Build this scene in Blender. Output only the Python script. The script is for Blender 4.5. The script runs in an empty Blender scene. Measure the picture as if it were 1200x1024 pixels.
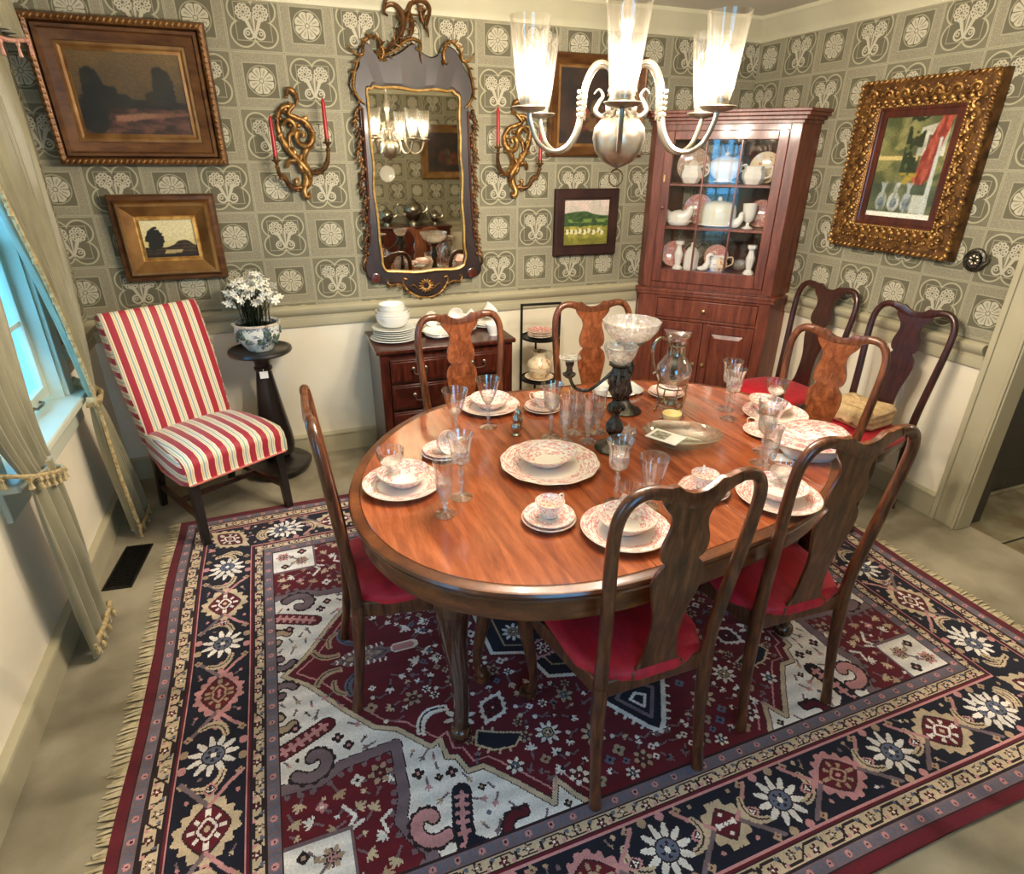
import bpy, math, random
import numpy as np
from mathutils import Vector, Matrix
PI = math.pi
random.seed(7)
S = bpy.context.scene
COL = S.collection

# ---------------------------------------------------------------- camera, sky, exposure
W, D, L, F, H = 3.145, 3.738, -0.979, -0.85, 2.56      # right, back, left, front walls and ceiling
cam = bpy.data.objects.new('camera', bpy.data.cameras.new('camera'))
COL.objects.link(cam)
_r = Vector((0.9346022, -0.3556300, 0.0067826)); _u = Vector((0.1447564, 0.3977023, 0.9060234)); _f = Vector((0.3249066, 0.8457897, -0.4231732))
cam.matrix_world = Matrix(((_r.x, _u.x, -_f.x, 0), (_r.y, _u.y, -_f.y, 0), (_r.z, _u.z, -_f.z, 1.7613), (0, 0, 0, 1)))
cam.data.sensor_width = 36; cam.data.lens = 704.2 / 1200 * 36; cam.data.clip_start = 0.02
S.camera = cam
world = bpy.data.worlds.new('World'); S.world = world; world.use_nodes = True
wb = world.node_tree.nodes['Background']; wb.inputs[0].default_value = (0.16, 0.53, 0.92, 1); wb.inputs[1].default_value = 6.5
S.view_settings.view_transform = 'Standard'; S.view_settings.look = 'None'; S.view_settings.gamma = 1
S.view_settings.use_curve_mapping = False; S.view_settings.exposure = 0.62
S.cycles.transparent_max_bounces = 24
S.cycles.sample_clamp_indirect = 4
BULB_POWER = 56.0
BULB_COLOR = (1.0, 0.895, 0.775)

# ---------------------------------------------------------------- mesh helpers
def lin(c):
    return tuple((x / 12.92 if x <= 0.04045 else ((x + 0.055) / 1.055) ** 2.4) for x in (v / 255 for v in c))

class G:
    def __init__(s): s.v = []; s.f = []
    def box(s, x0, x1, y0, y1, z0, z1):
        b = len(s.v)
        s.v += [(x, y, z) for z in (z0, z1) for y in (y0, y1) for x in (x0, x1)]
        s.f += [tuple(b + i for i in q) for q in ((0, 2, 3, 1), (4, 5, 7, 6), (0, 1, 5, 4), (2, 6, 7, 3), (0, 4, 6, 2), (1, 3, 7, 5))]
        return s
    def loft(s, rings, closed=True, cap0=True, cap1=True):
        b = len(s.v); n = len(rings[0])
        for r in rings: s.v += [tuple(p) for p in r]
        for i in range(len(rings) - 1):
            for j in range(n if closed else n - 1):
                k = (j + 1) % n
                s.f.append((b + i * n + j, b + i * n + k, b + (i + 1) * n + k, b + (i + 1) * n + j))
        if cap0 and closed: s.f.append(tuple(b + j for j in range(n - 1, -1, -1)))
        if cap1 and closed: s.f.append(tuple(b + (len(rings) - 1) * n + j for j in range(n)))
        return s
    def tube(s, pts, r, n=8, ry=None, up=None):
        pts = [Vector(p) for p in pts]; m = len(pts)
        rr = list(r) if hasattr(r, '__len__') else [r] * m
        r2 = list(ry) if hasattr(ry, '__len__') else ([ry] * m if ry else rr)
        t = [(pts[min(i + 1, m - 1)] - pts[max(i - 1, 0)]).normalized() for i in range(m)]
        a = Vector(up) if up else (Vector((0, 0, 1)) if abs(t[0].z) < 0.9 else Vector((1, 0, 0)))
        rings = []
        for i in range(m):
            a = (a - t[i] * a.dot(t[i]))
            a = a.normalized() if a.length > 1e-6 else t[i].orthogonal().normalized()
            c = t[i].cross(a)
            rings.append([pts[i] + a * (r2[i] * math.cos(2 * PI * k / n)) + c * (rr[i] * math.sin(2 * PI * k / n)) for k in range(n)])
        return s.loft(rings)
    def lathe(s, prof, c=(0, 0, 0), n=24, sx=1, sy=1, amp=0, lobes=0):
        rings = [[(c[0] + r * sx * (1 + amp * math.cos(lobes * 2 * PI * k / n)) * math.cos(2 * PI * k / n),
                   c[1] + r * sy * (1 + amp * math.cos(lobes * 2 * PI * k / n)) * math.sin(2 * PI * k / n), c[2] + z) for k in range(n)] for r, z in prof]
        return s.loft(rings, True, prof[0][0] > 0, prof[-1][0] > 0)
    def prism(s, poly, fa, fb):
        a = [fa(*p) for p in poly]; b = [fb(*p) for p in poly]
        return s.loft([a, b])
    def ball(s, c, r, n=10, m=6):
        rx, ry, rz = r if hasattr(r, '__len__') else (r, r, r)
        prof = [(math.sin(PI * i / m), -math.cos(PI * i / m)) for i in range(m + 1)]
        rings = [[(c[0] + rx * max(q, 1e-4) * math.cos(2 * PI * k / n), c[1] + ry * max(q, 1e-4) * math.sin(2 * PI * k / n), c[2] + rz * z) for k in range(n)] for q, z in prof]
        return s.loft(rings)
    def xf(s, M, start=0):
        for i in range(start, len(s.v)): s.v[i] = tuple(M @ Vector(s.v[i]))
        return s
    def add(s, o, M=None):
        b = len(s.v)
        s.v += [tuple(M @ Vector(p)) for p in o.v] if M else list(o.v)
        s.f += [tuple(b + i for i in q) for q in o.f]
        return s

def build(name, g, m, parent=None, loc=(0, 0, 0), bevel=0, smooth=40, subsurf=0, solid=0, seg=2):
    me = bpy.data.meshes.new(name); me.from_pydata([tuple(p) for p in g.v], [], g.f)
    me.materials.append(m)
    import bmesh
    bm = bmesh.new(); bm.from_mesh(me); bmesh.ops.recalc_face_normals(bm, faces=bm.faces); bm.to_mesh(me); bm.free()
    if smooth:
        me.polygons.foreach_set('use_smooth', [True] * len(me.polygons)); me.set_sharp_from_angle(angle=math.radians(smooth))
    me.update()
    o = bpy.data.objects.new(name, me); o.location = loc; COL.objects.link(o)
    if parent: o.parent = parent
    if solid:
        q = o.modifiers.new('s', 'SOLIDIFY'); q.thickness = solid; q.offset = 0
    if bevel:
        q = o.modifiers.new('b', 'BEVEL'); q.width = bevel; q.segments = seg; q.limit_method = 'ANGLE'; q.angle_limit = math.radians(35)
    if subsurf:
        q = o.modifiers.new('u', 'SUBSURF'); q.levels = subsurf; q.render_levels = subsurf
    return o

def tag(o, label, cat, group=None, kind=None):
    o['label'] = label; o['category'] = cat
    if group: o['group'] = group
    if kind: o['kind'] = kind
    return o
def thing(name, label, cat, loc=(0, 0, 0), rotz=0, group=None):
    o = bpy.data.objects.new(name, None); COL.objects.link(o); o.empty_display_size = 0.05
    o.location = loc; o.rotation_euler = (0, 0, rotz)
    return tag(o, label, cat, group)
def struct(name, g, m, parent=None, **k):
    o = build(name, g, m, parent, **k)
    if not parent: o['kind'] = 'structure'
    return o
def copy_tree(o, parent=None):
    c = o.copy(); COL.objects.link(c)
    if parent: c.parent = parent
    for ch in list(o.children): copy_tree(ch, c)
    return c
used = {}
def place(proto, key, label, loc, rotz=0, group=None, scale=None, cat=None, tilt=None):
    o = copy_tree(proto) if key in used else proto
    used[key] = 1
    o.location = loc; o.rotation_euler = (tilt[0], tilt[1], rotz) if tilt else (0, 0, rotz)
    if scale: o.scale = (scale,) * 3 if not hasattr(scale, '__len__') else scale
    o['label'] = label
    if cat: o['category'] = cat
    if group: o['group'] = group
    elif 'group' in o.keys(): del o['group']
    return o
def spline(pts, k=6, closed=False):
    P = [Vector(p) for p in pts]; n = len(P); out = []
    rng = range(n if closed else n - 1)
    for i in rng:
        g = (lambda j: P[j % n]) if closed else (lambda j: P[max(0, min(n - 1, j))])
        a, b, c, d = g(i - 1), g(i), g(i + 1), g(i + 2)
        for q in range(k):
            t = q / k
            out.append(0.5 * ((2 * b) + (c - a) * t + (2 * a - 5 * b + 4 * c - d) * t * t + (3 * b - a - 3 * c + d) * t ** 3))
    if not closed: out.append(P[-1])
    return out
def lerp(a, b, t): return a + (b - a) * t
def taper(n, r0, r1, r2): return [lerp(r0, r1, i / (n - 1) * 2) if i / (n - 1) < .5 else lerp(r1, r2, i / (n - 1) * 2 - 1) for i in range(n)]

# ---------------------------------------------------------------- materials
def newmat(name):
    m = bpy.data.materials.new(name); m.use_nodes = True
    return m, m.node_tree.nodes, m.node_tree.links, m.node_tree.nodes['Principled BSDF']
def mat(name, c, c2=None, sc=8, rough=0.5, metal=0, bump=0, bsc=None, stretch=(1, 1, 1), coat=0, spec=0.5, detail=4, lo=0.35, hi=0.65, sheen=0, coords='Object', alpha=None):
    m, N, K, b = newmat(name)
    b.inputs['Base Color'].default_value = (*lin(c), 1); b.inputs['Roughness'].default_value = rough
    b.inputs['Metallic'].default_value = metal; b.inputs['Coat Weight'].default_value = coat; b.inputs['Coat Roughness'].default_value = 0.08
    b.inputs['Specular IOR Level'].default_value = spec; b.inputs['Sheen Weight'].default_value = sheen
    if c2 is not None or bump:
        tc = N.new('ShaderNodeTexCoord'); mp = N.new('ShaderNodeMapping'); mp.inputs['Scale'].default_value = stretch
        K.new(tc.outputs[coords], mp.inputs[0])
    if c2 is not None:
        t = N.new('ShaderNodeTexNoise'); t.inputs['Scale'].default_value = sc; t.inputs['Detail'].default_value = detail
        K.new(mp.outputs[0], t.inputs[0])
        r = N.new('ShaderNodeValToRGB'); e = r.color_ramp.elements
        e[0].position = lo; e[0].color = (*lin(c), 1); e[1].position = hi; e[1].color = (*lin(c2), 1)
        K.new(t.outputs[0], r.inputs[0]); K.new(r.outputs[0], b.inputs['Base Color'])
    if bump:
        t = N.new('ShaderNodeTexNoise'); t.inputs['Scale'].default_value = bsc or sc * 4; t.inputs['Detail'].default_value = 3
        K.new(mp.outputs[0], t.inputs[0])
        u = N.new('ShaderNodeBump'); u.inputs['Strength'].default_value = bump; u.inputs['Distance'].default_value = 0.01
        K.new(t.outputs[0], u.inputs['Height']); K.new(u.outputs[0], b.inputs['Normal'])
    return m
def wood(name, dark, mid, light, grain=(6, 6, 1.2), rough=0.3, coat=0.3, sc=6, fine=0.6):
    m, N, K, b = newmat(name)
    b.inputs['Roughness'].default_value = rough; b.inputs['Coat Weight'].default_value = coat; b.inputs['Coat Roughness'].default_value = 0.1
    tc = N.new('ShaderNodeTexCoord'); mp = N.new('ShaderNodeMapping'); mp.inputs['Scale'].default_value = grain
    K.new(tc.outputs['Object'], mp.inputs[0])
    t = N.new('ShaderNodeTexNoise'); t.inputs['Scale'].default_value = sc; t.inputs['Detail'].default_value = 6; t.inputs['Distortion'].default_value = 0.6
    K.new(mp.outputs[0], t.inputs[0])
    r = N.new('ShaderNodeValToRGB'); e = r.color_ramp.elements
    e[0].position = 0.3; e[0].color = (*lin(dark), 1); e[1].position = 0.7; e[1].color = (*lin(light), 1)
    q = e.new(0.5); q.color = (*lin(mid), 1)
    K.new(t.outputs[0], r.inputs[0])
    t2 = N.new('ShaderNodeTexNoise'); t2.inputs['Scale'].default_value = sc * 9; t2.inputs['Detail'].default_value = 2
    K.new(mp.outputs[0], t2.inputs[0])
    mx = N.new('ShaderNodeMix'); mx.data_type = 'RGBA'; mx.blend_type = 'MULTIPLY'
    r2 = N.new('ShaderNodeValToRGB'); r2.color_ramp.elements[0].position = 0.35; r2.color_ramp.elements[0].color = (.55, .5, .5, 1); r2.color_ramp.elements[1].position = 0.6
    K.new(t2.outputs[0], r2.inputs[0]); mx.inputs[0].default_value = fine
    K.new(r.outputs[0], mx.inputs[6]); K.new(r2.outputs[0], mx.inputs[7]); K.new(mx.outputs[2], b.inputs['Base Color'])
    return m
def glassy(name, tint=(1, 1, 1), gloss=0.12, rough=0.03, body=0.0, bodycol=(220, 225, 225), cut=0, edge=0.6):
    """thin clear glass: see-through face-on, mirror-like and slightly milky at the edges"""
    m, N, K, b = newmat(name); N.remove(b); out = N['Material Output']
    tr = N.new('ShaderNodeBsdfTransparent'); tr.inputs[0].default_value = (*tint, 1)
    gl = N.new('ShaderNodeBsdfGlossy'); gl.inputs['Roughness'].default_value = rough
    df = N.new('ShaderNodeBsdfDiffuse'); df.inputs[0].default_value = (*lin(bodycol), 1)
    lw = N.new('ShaderNodeLayerWeight'); lw.inputs[0].default_value = 0.35
    mr = N.new('ShaderNodeMapRange'); mr.inputs['To Min'].default_value = gloss; mr.inputs['To Max'].default_value = edge
    K.new(lw.outputs['Facing'], mr.inputs[0])
    if cut:
        tc = N.new('ShaderNodeTexCoord'); v = N.new('ShaderNodeTexVoronoi'); v.inputs['Scale'].default_value = cut; K.new(tc.outputs['Object'], v.inputs[0])
        bp = N.new('ShaderNodeBump'); bp.inputs['Strength'].default_value = 1; bp.inputs['Distance'].default_value = 0.006; K.new(v.outputs[0], bp.inputs['Height']); K.new(bp.outputs[0], gl.inputs['Normal']); K.new(bp.outputs[0], lw.inputs['Normal'])
    m1 = N.new('ShaderNodeMixShader'); K.new(mr.outputs[0], m1.inputs[0]); K.new(tr.outputs[0], m1.inputs[1]); K.new(gl.outputs[0], m1.inputs[2])
    m2 = N.new('ShaderNodeMixShader')
    mr2 = N.new('ShaderNodeMapRange'); mr2.inputs['To Min'].default_value = body; mr2.inputs['To Max'].default_value = body * 2.2; K.new(lw.outputs['Facing'], mr2.inputs[0])
    K.new(mr2.outputs[0], m2.inputs[0]); K.new(m1.outputs[0], m2.inputs[1]); K.new(df.outputs[0], m2.inputs[2]); K.new(m2.outputs[0], out.inputs[0])
    return m
def attrmat(name, rough=0.6, coat=0, bump=0, bsc=60, sheen=0):
    m, N, K, b = newmat(name); a = N.new('ShaderNodeAttribute'); a.attribute_name = 'Col'
    K.new(a.outputs['Color'], b.inputs['Base Color']); b.inputs['Roughness'].default_value = rough; b.inputs['Coat Weight'].default_value = coat
    b.inputs['Sheen Weight'].default_value = sheen
    if bump:
        t = N.new('ShaderNodeTexNoise'); t.inputs['Scale'].default_value = bsc; tc = N.new('ShaderNodeTexCoord'); K.new(tc.outputs['Object'], t.inputs[0])
        u = N.new('ShaderNodeBump'); u.inputs['Strength'].default_value = bump; u.inputs['Distance'].default_value = 0.004; K.new(t.outputs[0], u.inputs['Height']); K.new(u.outputs[0], b.inputs['Normal'])
    return m

class X:   # arithmetic on shader sockets
    T = None
    def __init__(s, o): s.o = o
    @staticmethod
    def m(op, *a):
        n = X.T.nodes.new('ShaderNodeMath'); n.operation = op
        for i, q in enumerate(a):
            if isinstance(q, X): X.T.links.new(q.o, n.inputs[i])
            else: n.inputs[i].default_value = q
        return X(n.outputs[0])
    def __add__(s, b): return X.m('ADD', s, b)
    def __radd__(s, b): return X.m('ADD', b, s)
    def __sub__(s, b): return X.m('SUBTRACT', s, b)
    def __rsub__(s, b): return X.m('SUBTRACT', b, s)
    def __mul__(s, b): return X.m('MULTIPLY', s, b)
    def __rmul__(s, b): return X.m('MULTIPLY', b, s)
    def __truediv__(s, b): return X.m('DIVIDE', s, b)
    def __lt__(s, b): return X.m('LESS_THAN', s, b)
    def __gt__(s, b): return X.m('GREATER_THAN', s, b)
    def abs(s): return X.m('ABSOLUTE', s)
def xmin(a, b): return X.m('MINIMUM', a, b)
def xmax(a, b): return X.m('MAXIMUM', a, b)
def hyp(a, b): return X.m('SQRT', a * a + b * b)
def colmix(T, fac, a, b):
    n = T.nodes.new('ShaderNodeMix'); n.data_type = 'RGBA'
    if isinstance(fac, X): T.links.new(fac.o, n.inputs[0])
    else: n.inputs[0].default_value = fac
    for i, c in ((6, a), (7, b)):
        if isinstance(c, tuple): n.inputs[i].default_value = (*lin(c), 1)
        else: T.links.new(c, n.inputs[i])
    return n.outputs[2]

def wallpaper(name, axis, u0, v0, flip=False):
    m, N, K, b = newmat(name); T = m.node_tree; X.T = T
    b.inputs['Roughness'].default_value = 0.75; b.inputs['Specular IOR Level'].default_value = 0.25
    tc = N.new('ShaderNodeTexCoord'); sp = N.new('ShaderNodeSeparateXYZ'); K.new(tc.outputs['Object'], sp.inputs[0])
    P = 0.254
    u = (X(sp.outputs[axis]) - u0) / P
    if flip: u = 0 - u
    v = (X(sp.outputs[2]) - v0) / (P * 0.98)
    i = X.m('ROUND', u); j = X.m('ROUND', v)
    fu = u - i; fv = v - j
    par = X.m('ABSOLUTE', X.m('MODULO', (i + j).abs(), 2.0))            # 1 = vase cell, 0 = rosette cell
    vase = par > 0.5
    au = fu.abs(); av = fv.abs()
    # vase panel: square with a quatrefoil line, two flower fans, a stem and two curls
    sq = xmax(au, av)
    panelV = sq < 0.475
    q = hyp(au - 0.20, av - 0.20)
    quat = xmin(q, hyp(au, av) + 0.02) - 0.225
    qline = (quat.abs() < 0.014)
    tone = (q - 0.20) < 0.0
    # flower fans
    fx = au - 0.155; fy = fv - 0.155
    fr = hyp(fx, fy); fa = X.m('ARCTAN2', fy, fx)
    fan = (fr < 0.145) * ((X.m('SINE', fa * 9.0) * X.m('SINE', fr * 75.0)) > -0.35) * (fr > 0.02)
    # stems converge to the foot
    st = ((au - (fv + 0.26) * 0.42).abs() < (0.022 + (fv + 0.26) * 0.05)) * (fv > -0.27) * (fv < 0.07)
    st2 = (au < (0.10 * (fv + 0.30))) * (fv > -0.27) * (fv < 0.10) * (X.m('SINE', fu * 110.0) > -0.5)
    # curls
    cr = hyp(au - 0.10, fv + 0.20)
    curl = ((cr - 0.085).abs() < 0.016) * ((au > 0.06) + (fv < -0.2) > 0.5)
    curl2 = (hyp(au - 0.12, fv + 0.19) - 0.03).abs() < 0.010
    motV = X.m('MINIMUM', fan + st + st2 + curl + curl2, 1.0)
    # rosette
    rr = hyp(fu, fv); ra = X.m('ARCTAN2', fv, fu)
    pet = (X.m('SINE', ra * 4.0).abs())
    ros = (rr < (0.215 + 0.025 * pet)) * (pet > 0.22 - rr * 0.2) * (rr > 0.045)
    vein = (pet > 0.93) * (rr > 0.1) * (rr < 0.2)
    motR = X.m('MINIMUM', ros + (rr < 0.032), 1.0) - vein * 0.5
    ring = (rr - 0.262).abs() < 0.010
    panelR = sq < 0.30
    edge = ((sq - 0.315).abs() < 0.008) + ((sq - 0.485).abs() < 0.008)
    # stipple
    vo = N.new('ShaderNodeTexVoronoi'); vo.inputs['Scale'].default_value = 150; K.new(tc.outputs['Object'], vo.inputs[0])
    stip = X(vo.outputs['Distance']) < 0.36
    nz = N.new('ShaderNodeTexNoise'); nz.inputs['Scale'].default_value = 3; K.new(tc.outputs['Object'], nz.inputs[0])
    BAND, BAND2, PAN, PAN2, LIGHT = (136, 130, 108), (154, 147, 125), (100, 95, 76), (114, 108, 88), (182, 175, 152)
    band = colmix(T, stip, BAND, BAND2)
    cV = colmix(T, tone * 1.0, colmix(T, stip * 0.35, PAN2, BAND), PAN)
    cV = colmix(T, qline, cV, (168, 163, 134))
    cV = colmix(T, motV, cV, LIGHT)
    cV = colmix(T, panelV, band, cV)
    cR = colmix(T, ring, PAN, (150, 146, 118)); cR = colmix(T, motR, cR, LIGHT)
    cR = colmix(T, panelR, band, cR)
    c = colmix(T, vase, cR, cV)
    c = colmix(T, edge * 0.6, c, (168, 164, 135))
    c = colmix(T, (X(nz.outputs[0]) - 0.3) * 0.25, c, (120, 117, 92))
    K.new(c, b.inputs['Base Color'])
    return m

M = {}
M['paper_back'] = wallpaper('paper back', 0, -0.9519752, 1.59998)
M['paper_side'] = wallpaper('paper side', 1, 3.63331, 2.34004, True)
M['cream'] = mat('cream paint', (236, 226, 202), (228, 217, 191), 3, 0.6, bump=0.03, bsc=40)
M['trim'] = mat('sage cream trim', (182, 173, 143), (174, 165, 135), 4, 0.45)
M['crown'] = mat('crown paint', (196, 190, 160), (188, 182, 152), 4, 0.5)
M['ceil'] = mat('ceiling paint', (200, 196, 176), (194, 190, 170), 2, 0.8)
M['carpet'] = mat('worn carpet', (170, 160, 136), (134, 125, 104), 3.2, 0.95, bump=0.4, bsc=420, spec=0.1, detail=7)
M['tile'] = mat('hall stone', (150, 140, 112), (112, 98, 70), 5, 0.25, detail=6)
M['grout'] = mat('grout', (60, 55, 45), rough=0.9)
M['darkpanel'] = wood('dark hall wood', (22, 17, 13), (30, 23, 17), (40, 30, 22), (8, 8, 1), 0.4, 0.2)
M['plain_frame'] = mat('plain dark frame', (44, 24, 20), (58, 34, 27), 8, 0.6, spec=.3)
M['frame_wood'] = wood('dark mirror frame', (24, 14, 11), (36, 19, 15), (50, 28, 22), (3, 3, 1.3), 0.42, 0.12, 5)
M['mahog'] = wood('mahogany', (44, 17, 10), (70, 27, 16), (92, 40, 24), (9, 9, 1.3), 0.28, 0.4, 5)
M['walnut'] = wood('chair walnut', (52, 26, 14), (92, 50, 28), (128, 74, 42), (9, 9, 1.5), 0.3, 0.35, 6)
M['walnut_dark'] = wood('dark chair wood', (34, 14, 10), (58, 24, 18), (78, 34, 24), (9, 9, 1.5), 0.3, 0.35, 6)
M['burl'] = wood('burl walnut', (92, 46, 24), (122, 66, 36), (148, 86, 50), (5, 5, 3), 0.25, 0.4, 7)
M['table'] = wood('table walnut', (128, 60, 31), (154, 79, 43), (182, 101, 59), (6, 0.8, 6), 0.16, 0.8, 5, 0.3)
M['table_edge'] = wood('table edge', (72, 36, 18), (104, 56, 28), (136, 78, 40), (1.5, 1.5, 8), 0.3, 0.4, 5)
M['table_leg'] = wood('table leg', (46, 24, 16), (70, 38, 24), (92, 52, 32), (8, 8, 1.2), 0.18, 0.6, 5)
M['cherry'] = wood('cherry cabinet', (86, 38, 25), (114, 56, 38), (136, 74, 52), (8, 8, 1.0), 0.4, 0.2, 4)
M['cab_in'] = wood('cabinet inside', (50, 24, 18), (70, 34, 26), (88, 44, 34), (8, 8, 1), 0.7, 0, 4)
M['black'] = mat('black lacquer', (22, 17, 16), (34, 26, 23), 12, 0.3, coat=0.2)
M['iron'] = mat('black iron', (18, 16, 16), rough=0.45, metal=0.3)
M['red'] = mat('red velvet seat', (168, 4, 26), (196, 14, 40), 14, 0.6, bump=0.15, bsc=180, stretch=(3, 1, 1), sheen=0.08)
M['gilt'] = mat('old gilt', (178, 136, 78), (104, 70, 36), 22, 0.38, 0.75, bump=0.35, bsc=90)
M['gilt_dark'] = mat('dull bronze gilt', (122, 84, 44), (70, 44, 24), 18, 0.42, 0.55, bump=0.3, bsc=80)
M['gold_bright'] = mat('bright gilt', (222, 184, 112), (176, 130, 66), 30, 0.35, 0.6)
M['frame_br'] = mat('bronzed frame', (112, 74, 38), (80, 48, 24), 9, 0.4, 0.35, bump=0.1, bsc=60, stretch=(1, 1, 3))
M['frame_gold'] = mat('worn gold frame', (148, 110, 62), (112, 76, 38), 9, 0.4, 0.4, bump=0.1, bsc=60)
M['silver'] = mat('tarnished silver', (190, 184, 170), (150, 142, 126), 14, 0.22, 1.0)
M['pewter'] = mat('pewter', (158, 150, 136), (132, 123, 108), 20, 0.3, 0.9)
M['darksilver'] = mat('blackened silver', (104, 100, 92), (52, 50, 45), 30, 0.24, 0.9, bump=0.4, bsc=120)
M['brass'] = mat('brass', (188, 160, 104), rough=0.3, metal=0.9)
M['white_china'] = mat('white china', (240, 236, 226), rough=0.15, coat=0.5)
M['grey_china'] = mat('silver rimmed china', (224, 226, 220), rough=0.15, coat=0.5)
M['glass'] = glassy('clear glass', gloss=0.09, body=0.0, edge=.75)
M['crystal'] = glassy('cut crystal', gloss=0.18, body=0.11, cut=55, bodycol=(235, 228, 215))
M['hurricane'] = glassy('hurricane glass', (1, 0.99, 0.97), gloss=0.03, edge=.45, body=.0035, bodycol=(255, 244, 225))
M['pane'] = glassy('window pane', (0.92, 0.97, 1), gloss=0.02, edge=.25)
M['cabglass'] = glassy('cabinet pane', (1, 1, 1), gloss=0.05, edge=.3)
M['mirror'] = mat('mirror silvering', (214, 210, 196), rough=0.02, metal=1.0)
M['candle'] = mat('red candle', (150, 14, 26), rough=0.4)
M['candle_white'] = mat('ivory candle tube', (235, 225, 200), rough=0.4)
M['curtain'] = mat('sage silk', (140, 133, 102), (118, 112, 84), 5, 0.45, stretch=(4, 4, 0.7), sheen=0.5)
M['fringe'] = mat('cream tassel braid', (196, 176, 130), (150, 126, 82), 60, 0.8, bump=0.5, bsc=200)
M['rugfringe'] = mat('rug fringe cotton', (206, 192, 158), (170, 154, 120), 40, 0.9)
M['redfelt'] = mat('rug edge red', (100, 10, 26), (84, 8, 22), 60, 0.95)
M['leaf'] = mat('leaf green', (38, 62, 34), (22, 42, 26), 20, 0.5)
M['petal'] = mat('white petals', (244, 242, 230), (226, 222, 206), 30, 0.6)
M['yellow'] = mat('yellow cup', (236, 214, 120), rough=0.6)
M['soil'] = mat('soil', (40, 30, 20), (24, 18, 12), 40, 0.95)
M['linen'] = mat('white napkin', (240, 236, 224), rough=0.85)
M['cream_cloth'] = mat('cream knitted cloth', (232, 200, 150), (208, 172, 122), 40, 0.95, bump=0.6, bsc=90)
M['card'] = mat('white card', (238, 234, 224), rough=0.8)
M['blackwood'] = mat('ebonised wood', (26, 18, 16), (40, 26, 22), 10, 0.35)
M['window_paint'] = mat('window paint', (196, 200, 180), rough=0.4)
M['wick'] = mat('wick', (40, 30, 24), rough=0.9)
M['attr'] = attrmat('painted canvas', 0.55, 0.15)
M['attr_glazed'] = attrmat('print behind glass', 0.25, 0.8)
M['pile'] = attrmat('rug pile', 0.95, 0, 0.5, 300, 0.1)

def china(name, inner, outer, amount=0.53, base=(248, 240, 226), pink=(214, 108, 112), pink2=(236, 176, 166), sc=11):
    """pink transfer print on a cream ground, held to a band of the radius"""
    m, N, K, b = newmat(name); T = m.node_tree; X.T = T
    b.inputs['Roughness'].default_value = 0.12; b.inputs['Coat Weight'].default_value = 0.5
    tc = N.new('ShaderNodeTexCoord'); sp = N.new('ShaderNodeSeparateXYZ'); K.new(tc.outputs['Generated'], sp.inputs[0])
    x = (X(sp.outputs[0]) - 0.5) * 2; y = (X(sp.outputs[1]) - 0.5) * 2; r = hyp(x, y)
    t = N.new('ShaderNodeTexNoise'); t.inputs['Scale'].default_value = sc; t.inputs['Detail'].default_value = 4; K.new(tc.outputs['Generated'], t.inputs[0])
    t2 = N.new('ShaderNodeTexNoise'); t2.inputs['Scale'].default_value = sc * 3.1; t2.inputs['Detail'].default_value = 2; K.new(tc.outputs['Generated'], t2.inputs[0])
    band = (r > inner) * (r < outer)
    f1 = ((X(t.outputs[0]) > amount) * band) * 0.75
    f2 = ((X(t2.outputs[0]) > 0.53) * (X(t.outputs[0]) > (amount - 0.06)) * band)
    c = colmix(T, f1, base, pink2); c = colmix(T, f2 * 0.8, c, pink); c = colmix(T, (r > 0.975) * 0.5, c, (200, 160, 110))
    K.new(c, b.inputs['Base Color']); return m
M['plate'] = china('rose plate', 0.62, 0.98, 0.51)
M['bowlmat'] = china('rose bowl', 0.45, 0.97, 0.53)
M['saucermat'] = china('rose saucer', 0.40, 0.98, 0.51)
M['cupmat'] = china('rose cup', 0.0, 0.99, 0.57)
M['platter'] = china('rose platter', 0.60, 0.97, 0.53, sc=14)
M['redchina'] = china('red transfer china', 0.0, 0.97, 0.44, (236, 214, 200), (168, 62, 58), (200, 120, 110))
M['creamjug'] = china('cream jug', 0.0, 2.0, 0.62, (240, 222, 186), (190, 96, 70), (216, 170, 120), 5)
M['potmat'] = china('blue flower pot', 0.0, 3, 0.57, (226, 226, 216), (52, 74, 92), (112, 128, 160), 6)

# ---------------------------------------------------------------- the room
T_ = 0.14
struct('floor', G().box(L - T_, 3.235, F - T_, D + T_, -0.06, 0), M['carpet'])
struct('ceiling', G().box(L - T_, W + T_, F - T_, D + T_, H, H + 0.06), M['ceil'])
RAIL0, RAIL1, BB = 0.875, 0.925, 0.133
def wall_split(name, boxes_low, boxes_high, paper):
    g = G(); [g.box(*b) for b in boxes_high]; w = struct(name, g, paper)
    g = G(); [g.box(*b) for b in boxes_low]; build('lower_panel', g, M['cream'], w)
    return w
# back wall
wall_split('wall_back', [(L - T_, W + T_, D, D + T_, 0, 0.9)], [(L - T_, W + T_, D, D + T_, 0.9, H)], M['paper_back'])
# right wall with the doorway (y < 1.64)
DY, DZ = 1.66, 2.1
wall_split('wall_right', [(W, W + T_ - 0.03, DY, D, 0, 0.9), (W, W + T_ - 0.03, F, 0.62, 0, 0.9)],
           [(W, W + T_ - 0.03, DY, D, 0.9, H), (W, W + T_ - 0.03, F, 0.62, 0.9, H), (W, W + T_ - 0.03, 0.62, DY, DZ, H)], M['paper_side'])
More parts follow.
